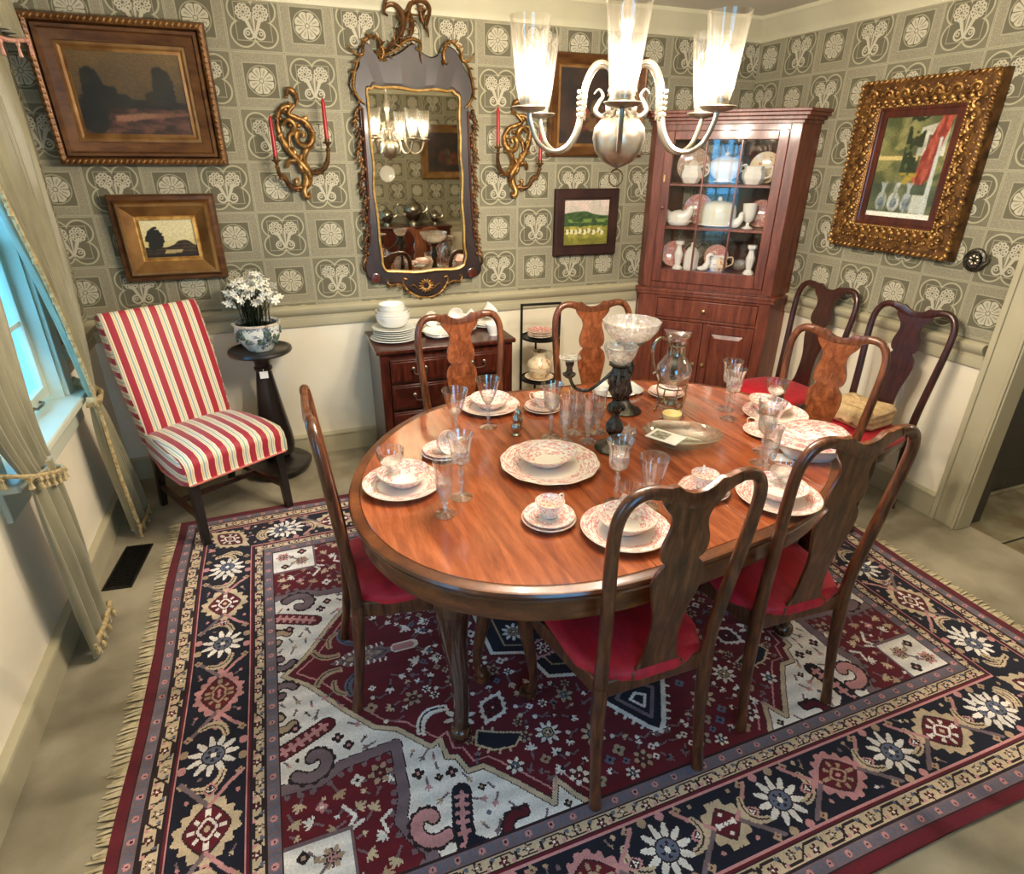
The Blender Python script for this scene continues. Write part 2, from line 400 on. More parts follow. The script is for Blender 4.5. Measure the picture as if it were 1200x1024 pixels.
# left wall with two windows
WIN = [(2.30, 3.10), (0.30, 0.90)]; WZ0, WZ1 = 0.76, 2.05
lo = []; hi = []
ys = [F, 0.30, 0.90, 2.30, 3.10, D]
for i in range(5):
    y0, y1 = ys[i], ys[i + 1]
    if i in (1, 3):
        lo.append((L - T_, L, y0, y1, 0, WZ0)); hi.append((L - T_, L, y0, y1, WZ1, H))
    else:
        lo.append((L - T_, L, y0, y1, 0, 0.9)); hi.append((L - T_, L, y0, y1, 0.9, H))
wall_split('wall_left', lo, hi, M['paper_side'])
FX0, FX1 = -.15, .85
wall_split('wall_front', [(L, FX0, F - T_, F, 0, 0.9), (FX1, W, F - T_, F, 0, 0.9), (FX0, FX1, F - T_, F, 0, WZ0)], [(L, FX0, F - T_, F, 0.9, H), (FX1, W, F - T_, F, 0.9, H), (FX0, FX1, F - T_, F, WZ1, H)], M['paper_back'])

# mouldings
def run(name, prof, axis, a, b, at, sign, m):
    """profile of (out, z) swept along a wall; at = wall plane, sign = into the room"""
    if axis == 0: r = [[(s, at + sign * o, z) for o, z in prof] for s in (a, b)]
    else: r = [[(at + sign * o, s, z) for o, z in prof] for s in (a, b)]
    return struct(name, G().loft(r), m)
rail = [(-.002, .878), (.012, .878), (.014, .898), (.03, .912), (.042, .93), (.044, .946), (.030, .956), (-.002, .958)]
apron = [(-.002, .835), (.014, .835), (.016, .84), (.016, .879), (-.002, .879)]
base = [(-.002, 0), (.022, 0), (.022, .115), (.03, .12), (.028, .13), (.014, .135), (-.002, .136)]
crown = [(-.002, 2.43), (.014, 2.435), (.018, 2.452), (.03, 2.47), (.06, 2.50), (.085, 2.53), (.10, 2.54), (.10, H + .002), (-.002, H + .002)]
picrail = [(-.002, 2.395), (.008, 2.395), (.008, 2.43), (-.002, 2.43)]
k = [0]
def tr(prof, axis, a, b, at, sign, m='trim'):
    k[0] += 1; run('trim_%d' % k[0], prof, axis, a, b, at, sign, M[m])
for axis, a, b, at, s, nm in ((0, L, 2.37, D, -1, 'back'), (1, DY + .13, 3.10, W, -1, 'right'), (1, F, D, L, 1, 'left'), (0, L, W, F, 1, 'front')):
    run('baseboard_' + nm, base, axis, a, b, at, s, M['trim'])
    if nm == 'left':
        for y0, y1 in ((F, .22), (.98, 2.22), (3.18, D)): tr(rail, 1, y0, y1, L, 1); tr(apron, 1, y0, y1, L, 1)
    elif nm == 'front':
        for a_, b_ in ((L, FX0 - .08), (FX1 + .08, W)): tr(rail, 0, a_, b_, F, 1); tr(apron, 0, a_, b_, F, 1)
    else:
        tr(rail, axis, a + (0.01 if nm == 'right' else 0), b, at, s); tr(apron, axis, a, b, at, s)
for axis, a, b, at, s in ((0, L, W, D, -1), (1, F, D, W, -1), (1, F, D, L, 1), (0, L, W, F, 1)):
    tr(crown, axis, a, b, at, s, 'crown')
# doorway: casing, dark jamb, hall beyond
d = struct('door_1', G().box(W - .022, W + .09, DY - .018, DY + .125, 0, DZ - .001), M['trim'], bevel=.004)
build('casing_bead', G().box(W - .032, W - .02, DY - .01, DY + .008, 0, DZ).box(W - .032, W - .02, DY + .10, DY + .128, 0, DZ + .14), M['trim'], d, bevel=.004)
build('casing_head', G().box(W - .022, W + .09, .50, DY + .125, DZ, DZ + .12).box(W - .022, W + .09, .50, .62, 0, DZ - .001), M['trim'], d, bevel=.004)
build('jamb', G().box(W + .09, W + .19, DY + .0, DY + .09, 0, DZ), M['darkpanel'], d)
struct('floor_hall', G().box(3.237, 5.6, -1, 1.86, -.06, -.012), M['grout'])
g = G()
for i, (x0, x1) in enumerate(((3.24, 3.86), (3.868, 4.48), (4.488, 5.1), (5.108, 5.6))):
    for y0 in (-1.0, -.38, .24, .86, 1.48):
        oy = .2 if i % 2 else 0
        g.box(x0, x1, max(-1, y0 - oy + .004), min(1.85, y0 - oy + .612), -.012, 0)
struct('floor_tiles', g, M['tile'], bevel=.004)
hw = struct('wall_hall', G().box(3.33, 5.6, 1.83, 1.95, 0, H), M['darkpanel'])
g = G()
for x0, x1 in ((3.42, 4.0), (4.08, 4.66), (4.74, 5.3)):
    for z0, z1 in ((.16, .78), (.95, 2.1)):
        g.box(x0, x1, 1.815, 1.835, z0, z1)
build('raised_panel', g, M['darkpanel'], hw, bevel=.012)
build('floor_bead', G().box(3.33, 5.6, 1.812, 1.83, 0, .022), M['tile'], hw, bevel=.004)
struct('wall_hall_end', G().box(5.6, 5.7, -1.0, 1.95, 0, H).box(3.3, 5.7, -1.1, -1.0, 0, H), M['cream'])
struct('ceiling_hall', G().box(W + T_, 5.7, -1.1, 1.95, H, H + .06), M['ceil'])
t = thing('hall_fill_light', 'unseen round ceiling light added to brighten the hall beyond the doorway', 'ceiling light', (4.3, .8, H))  # added out of view to brighten the hall tiles
build('light_base', G().lathe([(.0001, -.03), (.12, -.03), (.13, 0), (.0001, 0)], n=24), M['pewter'], t)
_hm, _hn, _hk, _hb = newmat('hall fill globe'); _hb.inputs['Emission Color'].default_value = (1, .86, .66, 1); _hb.inputs['Emission Strength'].default_value = 90
build('globe', G().lathe([(.0001, -.12), (.06, -.11), (.10, -.07), (.11, -.032), (.0001, -.031)], n=24), _hm, t, smooth=60)
# windows
for n, (y0, y1) in enumerate(WIN + [(-FX1, -FX0)]):
    w = struct('window_%d' % (n + 1), G().box(L - .03, L + .018, y0 - .09, y0, WZ0 - .0, WZ1 + .1).box(L - .03, L + .018, y1, y1 + .09, WZ0, WZ1 + .1).box(L - .03, L + .018, y0, y1, WZ1, WZ1 + .1), M['window_paint'], bevel=.004)
    zm = (WZ0 + WZ1) / 2 + .02
    for z0, z1, xo in ((WZ0 + .02, zm + .02, -.07), (zm - .02, WZ1, -.105)):
        g = G(); x = L + xo
        g.box(x - .017, x + .017, y0, y0 + .05, z0, z1).box(x - .017, x + .017, y1 - .05, y1, z0, z1)
        g.box(x - .017, x + .017, y0 + .05, y1 - .05, z0, z0 + .05).box(x - .017, x + .017, y0 + .05, y1 - .05, z1 - .04, z1)
        for q in (1, 2):
            yy = y0 + (y1 - y0) * q / 3; g.box(x - .01, x + .01, yy - .01, yy + .01, z0 + .04, z1 - .03)
        zz = (z0 + z1) / 2; g.box(x - .0101, x + .0101, y0 + .04, y1 - .04, zz - .01, zz + .01)
        s = build('sash', g, M['window_paint'], w, bevel=.003)
        build('pane', G().box(x - .002, x + .002, y0 + .045, y1 - .045, z0 + .045, z1 - .035), M['pane'], s, smooth=0)
    build('jamb_liner', G().box(L - T_ - .01, L - .0, y0 - .002, y0 + .014, WZ0, WZ1 - .012).box(L - T_ - .01, L - .0, y1 - .014, y1 + .002, WZ0, WZ1 - .012).box(L - T_ - .01, L - .0, y0 - .002, y1 + .002, WZ1 - .014, WZ1 + .002), M['window_paint'], w)
    build('sill', G().box(L - .14, L + .075, y0 - .10, y1 + .10, WZ0 - .03, WZ0 + .004), M['window_paint'], w, bevel=.008)
    build('sill_apron', G().box(L - .001, L + .02, y0 - .09, y1 + .09, WZ0 - .14, WZ0 - .03), M['window_paint'], w, bevel=.004)
    if n == 2: w.rotation_euler = (0, 0, PI / 2); w.location = (0, F - L, 0)
    if n == 0:
        c = build('sash_lift', G().tube([(L - .05, 2.86, .80), (L - .035, 2.86, .795), (L - .03, 2.90, .795), (L - .035, 2.94, .795), (L - .05, 2.94, .80)], .006), M['pewter'], w)
# outside: paved yard lit by the sky
g = G()
for i in range(30): g.box(-7 + i * .41, -7 + i * .41 + .405, -6, 8, -.75, -.6)
struct('ground_outside', g, mat('pale paving', (214, 214, 206), (190, 190, 182), 2, 0.9))
g = G()
for i in range(60): g.box(-2.55, -2.52, -2 + i * .125, -2 + i * .125 + .12, -.6, 1.25)
struct('ground_fence', g, mat('white boards', (226, 228, 222), rough=.7))
# floor vent
t = thing('floor_vent', 'black rectangular floor register set in the carpet beside the left baseboard', 'vent', (-.853, 2.79, 0), math.radians(-7))
build('vent_frame', G().box(-.06, -.052, -.17, .17, .001, .007).box(.052, .06, -.17, .17, .001, .007).box(-.052, .052, -.17, -.162, .001, .007).box(-.052, .052, .162, .17, .001, .007), M['iron'], t)
g = G(); g.box(-.052, .052, -.162, .162, .001, .002)
for i in range(24): g.box(-.052, .052, -.16 + i * .0136, -.16 + i * .0136 + .005, .002, .006)
build('grille', g, M['iron'], t)

# ---------------------------------------------------------------- curtains
def drape(rows, n=40, pleats=6, amp=.018):
    """rows: (z, centre x, y0, y1, amp); a pleated cloth surface facing the room"""
    rings = []
    for z, xc, y0, y1, am in rows:
        rings.append([(xc + am * math.sin(2 * PI * pleats * j / n + z * 1.3) + .3 * am * math.sin(17.0 * j / n + z * 3), lerp(y0, y1, j / n), z + .004 * math.sin(9 * j / n)) for j in range(n + 1)])
    return G().loft(rings, closed=False)
def smoothrows(keys, m=26):
    pts = spline([Vector((k[0], k[1], k[2])) for k in keys], 8); ex = spline([Vector((k[3], k[4], 0)) for k in keys], 8)
    return [(p.x, p.y, p.z, e.x, e.y) for p, e in zip(pts, ex)]
def tassels(pts, g=None, r=.009, ln=.03, out=.0):
    g = g or G(); P = spline(pts, 4); g.tube(P, .008, 6)
    for q in P[::2]: g.ball((q.x + out, q.y, q.z - .012), (r, r, r), 6, 4); g.lathe([(.004, 0), (r * .9, -ln), (.0001, -ln)], (q.x + out, q.y, q.z - .014), 6)
    return g
# far drape: hangs from the valance, swept back to a tie, then falls to the floor
c1 = thing('curtain', 'sage green drape tied back on the far side of the window, beside the striped chair', 'curtain', (0, 0, 0), 0, None)
up = [(2.36, -.90, 2.62, 3.34, .020), (2.0, -.90, 2.66, 3.34, .022), (1.6, -.895, 2.79, 3.31, .020), (1.25, -.89, 2.94, 3.28, .016), (.95, -.885, 3.03, 3.22, .012), (.80, -.88, 3.05, 3.17, .008), (.745, -.875, 3.05, 3.15, .006)]
build('drape', drape(smoothrows(up), 48, 7), M['curtain'], c1, solid=.003)
dn = [(.73, -.875, 3.03, 3.14, .006), (.6, -.87, 3.00, 3.19, .016), (.4, -.865, 2.99, 3.25, .022), (.2, -.86, 3.01, 3.30, .024), (.025, -.86, 3.03, 3.33, .024)]
build('skirt', drape(smoothrows(dn), 40, 5), M['curtain'], c1, solid=.003)
g = tassels([(-.89, 2.60, 2.3), (-.875, 2.64, 2.0), (-.865, 2.775, 1.6), (-.86, 2.925, 1.25), (-.86, 3.015, .95), (-.855, 3.04, .76)])
build('fringe', g, M['fringe'], c1)
g = tassels([(-.845, 3.02, .70), (-.835, 2.985, .5), (-.83, 2.985, .3), (-.825, 3.01, .1)]); tassels([(-.83, 3.02, .06), (-.82, 3.17, .055), (-.83, 3.32, .06)], g)
build('fringe', g, M['fringe'], c1)
build('tieback', G().tube([(-.965, 3.19, .80), (-.89, 3.165, .765), (-.852, 3.13, .745), (-.848, 3.08, .735), (-.86, 3.035, .738), (-.89, 3.03, .745)], .012, 8, ry=.028), M['fringe'], c1)
c2 = thing('curtain', 'sage green drape with a tasselled tie, nearest the camera along the left wall', 'curtain', (0, 0, 0))
up = [(2.36, -.90, 1.98, 2.57, .020), (2.0, -.90, 1.98, 2.56, .022), (1.6, -.89, 2.0, 2.50, .020), (1.25, -.88, 2.02, 2.42, .018), (1.0, -.87, 2.06, 2.37, .014), (.85, -.86, 2.11, 2.36, .010), (.78, -.86, 2.15, 2.38, .008)]
build('drape', drape(smoothrows(up), 48, 6), M['curtain'], c2, solid=.003)
dn = [(.77, -.86, 2.15, 2.38, .008), (.6, -.86, 2.14, 2.40, .014), (.4, -.86, 2.14, 2.41, .018), (.2, -.865, 2.15, 2.42, .020), (.02, -.865, 2.16, 2.43, .020)]
build('skirt', drape(smoothrows(dn), 40, 3), M['curtain'], c2, solid=.003)
build('tieback', tassels([(-.965, 2.10, .86), (-.835, 2.11, .83), (-.825, 2.20, .79), (-.825, 2.30, .75), (-.83, 2.38, .73), (-.9, 2.41, .74), (-.97, 2.41, .77)], r=.012), M['fringe'], c2)
g = G()
for i in range(9): g.ball((-.845 + .012 * math.sin(i * 2), 2.17 + i * .031, .045), (.012, .014, .02), 6, 4)
g.tube([(-.85, 2.16, .075), (-.84, 2.30, .078), (-.85, 2.43, .075)], .012, 6)
build('fringe', g, M['fringe'], c2)
v = thing('curtain_valance', 'pale silk valance with a pink fringe at the top of the window', 'valance')
build('valance_cloth', drape([(2.40, -.83, 1.95, 3.36, .02), (2.3, -.83, 1.95, 3.36, .02), (2.17, -.82, 1.95, 3.36, .022)], 90, 14), M['curtain'], v, solid=.004)
build('fringe', tassels([(-.80, 1.95, 2.17), (-.80, 2.3, 2.13), (-.80, 2.65, 2.17), (-.80, 3.0, 2.13), (-.80, 3.36, 2.17)], ln=.04), mat('pink braid', (206, 160, 140), (170, 110, 96), 50, .8), v)
build('curtain_rod', G().box(L, -.84, 1.95, 1.97, 2.38, 2.41).box(L, -.84, 3.34, 3.36, 2.38, 2.41).box(-.85, -.83, 1.95, 3.36, 2.38, 2.41), M['trim'], v)

# ---------------------------------------------------------------- the rug: one colour for each knot
HA, HB, Q = 1.65, 1.272, .004
NX, NY = int(HA / Q), int(HB / Q)
gx, gy = np.meshgrid((np.arange(NX) + .5) * Q, (np.arange(NY) + .5) * Q)
IV, TAN, NAVY, RED, GREY, PINK, BRN, DRD, SLATE, SAND = range(10)
PALC = [(234, 226, 218), (172, 146, 120), (11, 11, 32), (98, 7, 26), (118, 98, 104), (196, 138, 138), (36, 18, 24), (92, 8, 26), (96, 102, 122), (200, 178, 148)]
R = np.full((NY, NX), IV, np.int16)
rs = random.Random(11)
def win(x, y, r):
    x0, x1 = max(0, int((x - r) / Q)), min(NX, int((x + r) / Q) + 2); y0, y1 = max(0, int((y - r) / Q)), min(NY, int((y + r) / Q) + 2)
    return slice(y0, max(y0, y1)), slice(x0, max(x0, x1))
def pin(P, x, y):
    ins = np.zeros(x.shape, bool); n = len(P)
    for i in range(n):
        x1, y1 = P[i]; x2, y2 = P[(i + 1) % n]
        if y1 == y2: continue
        ins ^= ((y1 > y) != (y2 > y)) & (x < (x2 - x1) * (y - y1) / (y2 - y1) + x1)
    return ins
def poly(P, c, clip=None):
    k = pin(P, gx, gy)
    if clip is not None: k &= clip
    R[k] = c; return k
def line(P, w, c, clip=None):
    for (x1, y1), (x2, y2) in zip(P, P[1:]):
        s = win((x1 + x2) / 2, (y1 + y2) / 2, math.hypot(x2 - x1, y2 - y1) / 2 + w)
        X_, Y_ = gx[s], gy[s]; l = (x2 - x1) ** 2 + (y2 - y1) ** 2 + 1e-9
        t = np.clip(((X_ - x1) * (x2 - x1) + (Y_ - y1) * (y2 - y1)) / l, 0, 1)
        k = np.hypot(X_ - x1 - t * (x2 - x1), Y_ - y1 - t * (y2 - y1)) < w / 2
        if clip is not None: k &= clip[s]
        R[s][k] = c
def pol(x, y, r, a=0):
    s = win(x, y, r * 1.3); dx, dy = gx[s] - x, gy[s] - y
    return s, np.hypot(dx, dy), np.arctan2(dy, dx) - a, dx * math.cos(a) + dy * math.sin(a), -dx * math.sin(a) + dy * math.cos(a)
def disc(x, y, r, c):
    s, d_, *_ = pol(x, y, r); R[s][d_ < r] = c
def ros(x, y, r, n=10, c=IV, c2=TAN, c3=BRN, a=0):
    s, d_, t, *_ = pol(x, y, r, a); R[s][d_ < r * (.78 + .22 * np.cos(n * t))] = c
    R[s][(d_ > r * .45) & (d_ < r * .8) & (np.cos(n * t) < -.75)] = c3
    R[s][d_ < r * .46] = c3; R[s][d_ < r * .40] = c2; R[s][(d_ < r * .3) & (np.cos(n / 2 * t) > .2)] = c3; R[s][d_ < r * .12] = c
def palm(x, y, r, a=0, c=PINK, c2=DRD, c3=IV, asp=.72):
    s, d_, t, u, w_ = pol(x, y, r * 1.2, a); m_ = (np.abs(u / r) ** 1.25 + np.abs(w_ / (r * asp)) ** 1.25)
    rip = .10 * np.cos(14 * t)
    R[s][m_ < 1 + rip] = c; R[s][m_ < .66] = BRN; R[s][m_ < .60] = c2
    R[s][(m_ < .50) & (np.cos(8 * t) > .35) & (m_ > .28)] = c3; R[s][m_ < .24] = c3; R[s][m_ < .15] = c2; R[s][m_ < .05] = c
def comb(x, y, r, a=0, c=SAND, c2=BRN, curve=.5, n=7):
    P = [(x + r * (q * math.cos(a) - curve * (q * q - .5) * math.sin(a)), y + r * (q * math.sin(a) + curve * (q * q - .5) * math.cos(a))) for q in [i / 4 - 1 for i in range(9)]]
    line(P, r * .42, c)
    for i, p in enumerate(spline([Vector((*p, 0)) for p in P], 2)):
        q = r * .28; disc(p.x + q * math.sin(a) * -1, p.y + q * math.cos(a), r * .09, c)
    line(P, r * .10, c2)
def sprig(x, y, r, a=0, c=IV, n=5, c2=None):
    line([(x - r * math.cos(a), y - r * math.sin(a)), (x, y)], .007, GREY)
    for i in range(n):
        b = a + (i - (n - 1) / 2) * .62
        l_ = r * (.95 if i == n // 2 else .75)
        s, d_, t, u, w_ = pol(x + l_ * .5 * math.cos(b), y + l_ * .5 * math.sin(b), l_, b)
        R[s][(u / (l_ * .5)) ** 2 + (w_ / (l_ * .17)) ** 2 < 1] = c
    if c2 is not None: disc(x, y, r * .22, c2)
def star(x, y, r, c, c2):
    s, d_, t, u, w_ = pol(x, y, r); R[s][d_ < r * (.6 + .4 * np.abs(np.cos(2 * t)))] = c; disc(x, y, r * .3, c2)
def spiral(x, y, r, a, sgn, c, w0=.045):
    P = []
    for i in range(30):
        q = i / 29; th = a + sgn * q * 4.6; rr = r * (1 - .78 * q); P.append((x + rr * math.cos(th), y + rr * math.sin(th)))
    for i in range(0, 30, 3): disc(x + (math.hypot(P[i][0] - x, P[i][1] - y) + w0 * .5) * math.cos(math.atan2(P[i][1] - y, P[i][0] - x)), y + (math.hypot(P[i][0] - x, P[i][1] - y) + w0 * .5) * math.sin(math.atan2(P[i][1] - y, P[i][0] - x)), .013, BRN)
    line(P, w0 + .012, BRN); line(P, w0, c)
FX, FY = 1.20, .83
# --- field
SP = [(1.2, .48), (1.09, .49), (1.02, .455), (.85, .44), (.87, .61), (.895, .68), (.87, .74), (.835, .79), (.83, .84), (1.21, .84), (1.21, .48)]
poly(SP, RED); spr = pin(SP, gx, gy)
MED = [(1.18, 0), (1.10, .07), (1.07, .11), (.985, .23), (.90, .335), (.83, .37), (.74, .475), (.705, .46), (.70, .53), (.67, .54), (.65, .60), (.60, .60), (.52, .69), (.44, .79), (.405, .72), (.37, .785), (.33, .84), (0, .84), (0, 0)]
def teeth(P, size, c, step=.04, off=.018, sgn=1):
    for (x1, y1), (x2, y2) in zip(P, P[1:]):
        l_ = math.hypot(x2 - x1, y2 - y1); n = max(1, int(l_ / step)); nx, ny = (y2 - y1) / l_ * sgn, -(x2 - x1) / l_ * sgn
        for i in range(n):
            q = (i + .5) / n; x, y = lerp(x1, x2, q), lerp(y1, y2, q)
            line([(x, y), (x + nx * off, y + ny * off)], size, c)
for P in (MED[:6],): teeth(P, .018, RED, .04, .035, -1)
teeth(MED[5:-3], .016, RED, .05, .022, -1)
med = pin(MED, gx, gy); R[med] = RED
line(MED[:-2], .022, BRN); line(MED[:-2], .016, SAND)
inner = [(x * .965 - .004, y * .955) for x, y in MED[:-2]]
line(inner, .006, PINK)
# spandrel outline with comb teeth
O = [(1.2, .465), (1.09, .475), (1.02, .44), (.845, .425), (.855, .61), (.88, .68), (.855, .74), (.82, .79), (.815, .84)]
teeth(O, .018, GREY, .036, .028, 1); line(O, .040, BRN); line(O, .034, GREY)
# ivory ground: scrolls, bar leaves, small plants
spiral(1.10, .395, .065, .6, 1, GREY, .034); spiral(.80, .715, .065, 2.2, -1, PINK, .034)
for P, c in (([(1.20, .335), (1.15, .315), (1.05, .27)], DRD), ([(.72, .83), (.715, .76), (.69, .66)], NAVY)):
    line(P, .062, BRN); line(P, .052, c); line(P, .014, PINK)
    teeth(P, .012, PINK, .025, .016, 1); teeth(P, .012, PINK, .025, .016, -1)
line([(.72, .83), (.70, .80), (.66, .83)], .022, NAVY)
spiral(1.20, .20, .05, 2.6, -1, TAN, .024); spiral(1.19, .08, .045, 3.5, 1, GREY, .022); spiral(.56, .83, .055, 4.2, 1, DRD, .026)
for x, y, a in ((1.0, .20, 2), (1.04, .15, .5), (.96, .30, 2.6), (1.08, .22, 1.2), (.93, .40, .3), (.78, .60, 1.5), (.77, .50, .8), (.66, .62, 2), (.60, .72, 1), (.55, .76, 2.2), (.62, .80, 1), (1.14, .13, 2), (.75, .66, .5), (.64, .70, 2.8), (.48, .82, 1)):
    sprig(x, y, .024, a, rs.choice((TAN, GREY, BRN, PINK)), 3)
for x, y in ((1.02, .335), (.80, .555), (.99, .375), (.70, .585), (1.15, .25)): star(x, y, .02, BRN, PINK)
for _ in range(16000):   # small plants and buds scattered on the ivory ground
    x, y = rs.random() * 1.19, rs.random() * .82; s = win(x, y, .018)
    if R[s].size and (R[s] == IV).all():
        q = rs.random()
        if q < .6: sprig(x, y, .015, rs.random() * 6, rs.choice((TAN, GREY, BRN, PINK)), 3)
        elif q < .8: star(x, y, .014, BRN, TAN)
        else: disc(x, y, .007, rs.choice((PINK, SLATE, BRN)))
# spandrel motifs
for x, y, a in ((1.15, .53, 1.2), (1.12, .60, -.5), (1.04, .53, 2), (.99, .60, 3.6), (1.06, .64, .4), (.93, .70, .6), (.98, .74, 2.5), (.91, .78, 1), (.95, .81, 3), (1.17, .58, 2), (.88, .53, .5), (.95, .62, 4)):
    sprig(x, y, .032, a, rs.choice((IV, SAND, IV, TAN)), 5)
for _ in range(2500):
    x, y = .84 + rs.random() * .36, .45 + rs.random() * .38; s = win(x, y, .019)
    if R[s].size and (R[s] == RED).all(): sprig(x, y, .017, rs.random() * 6, rs.choice((IV, SAND, TAN, GREY)), rs.choice((3, 5)))
ros(.91, .51, .038, 6, TAN, RED, BRN); star(.98, .51, .022, IV, BRN); star(1.09, .56, .018, PINK, IV)
line([(1.03, .58), (1.0, .62), (1.03, .66), (.98, .64)], .012, IV); line([(.90, .64), (.93, .66), (.92, .70)], .010, IV)
# corner square
SQ = [(1.02, .655), (1.21, .655), (1.21, .84), (1.02, .84)]
poly(SQ, IV); line([(1.015, .84), (1.015, .65), (1.21, .65)], .010, GREY)
ros(1.075, .715, .034, 6, TAN, PINK, BRN); ros(1.155, .77, .034, 6, PINK, TAN, BRN); star(1.15, .69, .02, BRN, TAN); star(1.07, .79, .022, BRN, PINK); sprig(1.11, .75, .03, .8, GREY, 3); sprig(1.12, .70, .025, 2.2, TAN, 3)
# medallion interior
s = med & (gx < 9)
palm(.885, 0, .12, 0, GREY, GREY, TAN, .42); teeth([(1.0, .002), (.93, .04), (.80, .05)], .008, IV, .02, .012, -1)
line([(.76, .0), (.70, 0)], .05, IV); line([(.76, 0), (.71, 0)], .035, PINK)
for x, y in ((.66, .05), (.62, .11), (.70, .10)): sprig(x, y, .04, rs.random() * 6, rs.choice((IV, NAVY)), 5)
comb(1.03, .05, .05, .5, TAN, BRN, .4); comb(.95, .12, .05, 1.2, SLATE, NAVY, .5); comb(1.0, .13, .04, 2, TAN, BRN, .4)
# central octagon and pendants
OC = [(.42, 0), (.42, .16), (.30, .20), (.26, .34), (.12, .38), (0, .44), (0, 0)]
poly(OC, NAVY); line(OC[:-1], .022, BRN); line(OC[:-1], .015, IV); line([(x * .86, y * .86) for x, y in OC[:-1]], .007, TAN)
palm(.0, .0, .20, 0, PINK, RED, IV, .8); ros(.30, .08, .05); ros(.12, .27, .05); palm(.22, .20, .07, .8)
PD = [(0, .46), (.07, .45), (.13, .50), (.10, .55), (.03, .66), (0, .69)]
poly(PD, NAVY); line(PD, .024, BRN); line(PD, .017, IV); line([(0, .49), (.05, .50), (.075, .52), (0, .63)], .014, GREY); teeth(PD[2:], .010, IV, .03, .02, 1); line([(.0, .52), (.03, .54), (0, .585)], .010, IV)
NB = [(.50, .0), (.56, .03), (.56, .09), (.49, .13)]; line(NB, .01, TAN)
BL = [(.52, .50), (.58, .47), (.60, .52), (.55, .56), (.48, .57), (.44, .53)]
poly(BL, NAVY); line(BL + BL[:1], .007, SAND); teeth(BL, .008, SAND, .03, .014, 1)
ros(.62, .40, .055, 8, IV, SLATE, BRN); comb(.72, .36, .06, .6, IV, BRN, .6); palm(.50, .40, .07, .9, IV, RED, NAVY); ros(.36, .56, .045, 9, IV, TAN, BRN); ros(.22, .62, .045, 8, SAND, SLATE, BRN)
occ = []
def free(x, y, r):
    return all((x - a) ** 2 + (y - b) ** 2 > (r + c) ** 2 for a, b, c in occ)
occ += [(.885, 0, .15), (.62, .40, .06), (.72, .36, .07), (.50, .40, .07), (.36, .56, .05), (.22, .62, .05), (.52, .52, .07), (.07, .56, .09), (.74, 0, .07), (1.03, .05, .04), (.95, .12, .04)]
octm = pin([(x * 1.08, y * 1.08) for x, y in OC], gx, gy)
small = pin([(x * .96 - .01, y * .955 - .005) for x, y in MED], gx, gy)
n = 0
for _ in range(14000):
    x, y = rs.random() * 1.15, rs.random() * .81; r = rs.choice((.018, .024, .03, .034))
    i, j = int(y / Q), int(x / Q)
    if small[i, j] and not octm[i, j] and free(x, y, r * .72) and x > .02 and y > .02:
        occ.append((x, y, r)); q = rs.random(); a = rs.random() * 6.3
        if q < .5: sprig(x, y, r, a, rs.choice((IV, SAND, IV, GREY)), rs.choice((3, 5)), rs.choice((None, NAVY)))
        elif q < .7: star(x, y, r * .75, rs.choice((IV, TAN, SLATE)), rs.choice((RED, NAVY)))
        elif q < .88: ros(x, y, r, 6, rs.choice((IV, TAN)), rs.choice((SLATE, RED)), BRN)
        else: line([(x - r, y), (x, y + r * .4), (x + r, y - r * .3)], .006, GREY); disc(x + r, y, .008, IV)
# --- borders (distance in from the edge)
dx_, dy_ = HA - gx, HB - gy; dd = np.minimum(dx_, dy_); along = np.where(dx_ < dy_, gy, gx)
E0, E1, E2, E3, E4 = .035, .080, .135, .365, .405
R[dd < .45] = GREY
R[dd < E0] = DRD
def guard(a, b, g0, g1, per, phase=0):
    k_ = (dd >= a) & (dd < b); R[k_] = g0
    ph = ((along + phase) / per) % 1.0; w_ = (dd - a) / (b - a)
    return k_, ph, w_
for a, b in ((E0, E1), (E4, .45)):
    k_, ph, w_ = guard(a, b, GREY, 0, .07)
    R[k_ & (np.abs(w_ - .5) < .3) & (((ph * 4) % 1) < .45) & (ph < .62)] = SLATE
    R[k_ & (np.hypot((ph - .8) * .07, (w_ - .5) * (b - a)) < .010)] = PINK
    R[k_ & (np.hypot((ph - .8) * .07, (w_ - .5) * (b - a)) < .004)] = BRN
    R[k_ & ((w_ < .10) | (w_ > .90))] = BRN
for a, b in ((E1, E2), (E3, E4)):
    k_, ph, w_ = guard(a, b, SAND, 0, .15)
    wave = .5 + .30 * np.sign(np.sin(2 * PI * ph)) * np.minimum(1, np.abs(np.sin(2 * PI * ph)) * 1.6)
    R[k_ & (np.abs(w_ - wave) < .075)] = BRN
    for c1 in (0.0, .5):
        R[k_ & (np.abs(((ph - c1 + .5) % 1) - .5) < .02) & (np.abs(w_ - .5) < .3)] = BRN
        R[k_ & (np.hypot((((ph - c1 - .06 + .5) % 1) - .5) * .15, (w_ - .25) * (b - a)) < .006)] = PINK; R[k_ & (np.hypot((((ph - c1 + .06 + .5) % 1) - .5) * .15, (w_ - .75) * (b - a)) < .006)] = SLATE
    for c0, w0, cc in ((.25, .38, RED), (.75, .62, TAN)):
        e_ = np.hypot((ph - c0) * .15, (w_ - w0) * (b - a)); th = np.arctan2((w_ - w0) * (b - a), (ph - c0) * .15)
        R[k_ & (e_ < .016 * (.75 + .25 * np.cos(5 * th)))] = BRN; R[k_ & (e_ < .011 * (.75 + .25 * np.cos(5 * th)))] = cc; R[k_ & (e_ < .004)] = IV
    R[k_ & ((w_ < .09) | (w_ > .93))] = BRN
k_ = (dd >= E2) & (dd < E3); R[k_] = NAVY
R[(np.abs(dd - E2 - .006) < .004) | (np.abs(dd - E3 + .006) < .004)] = DRD
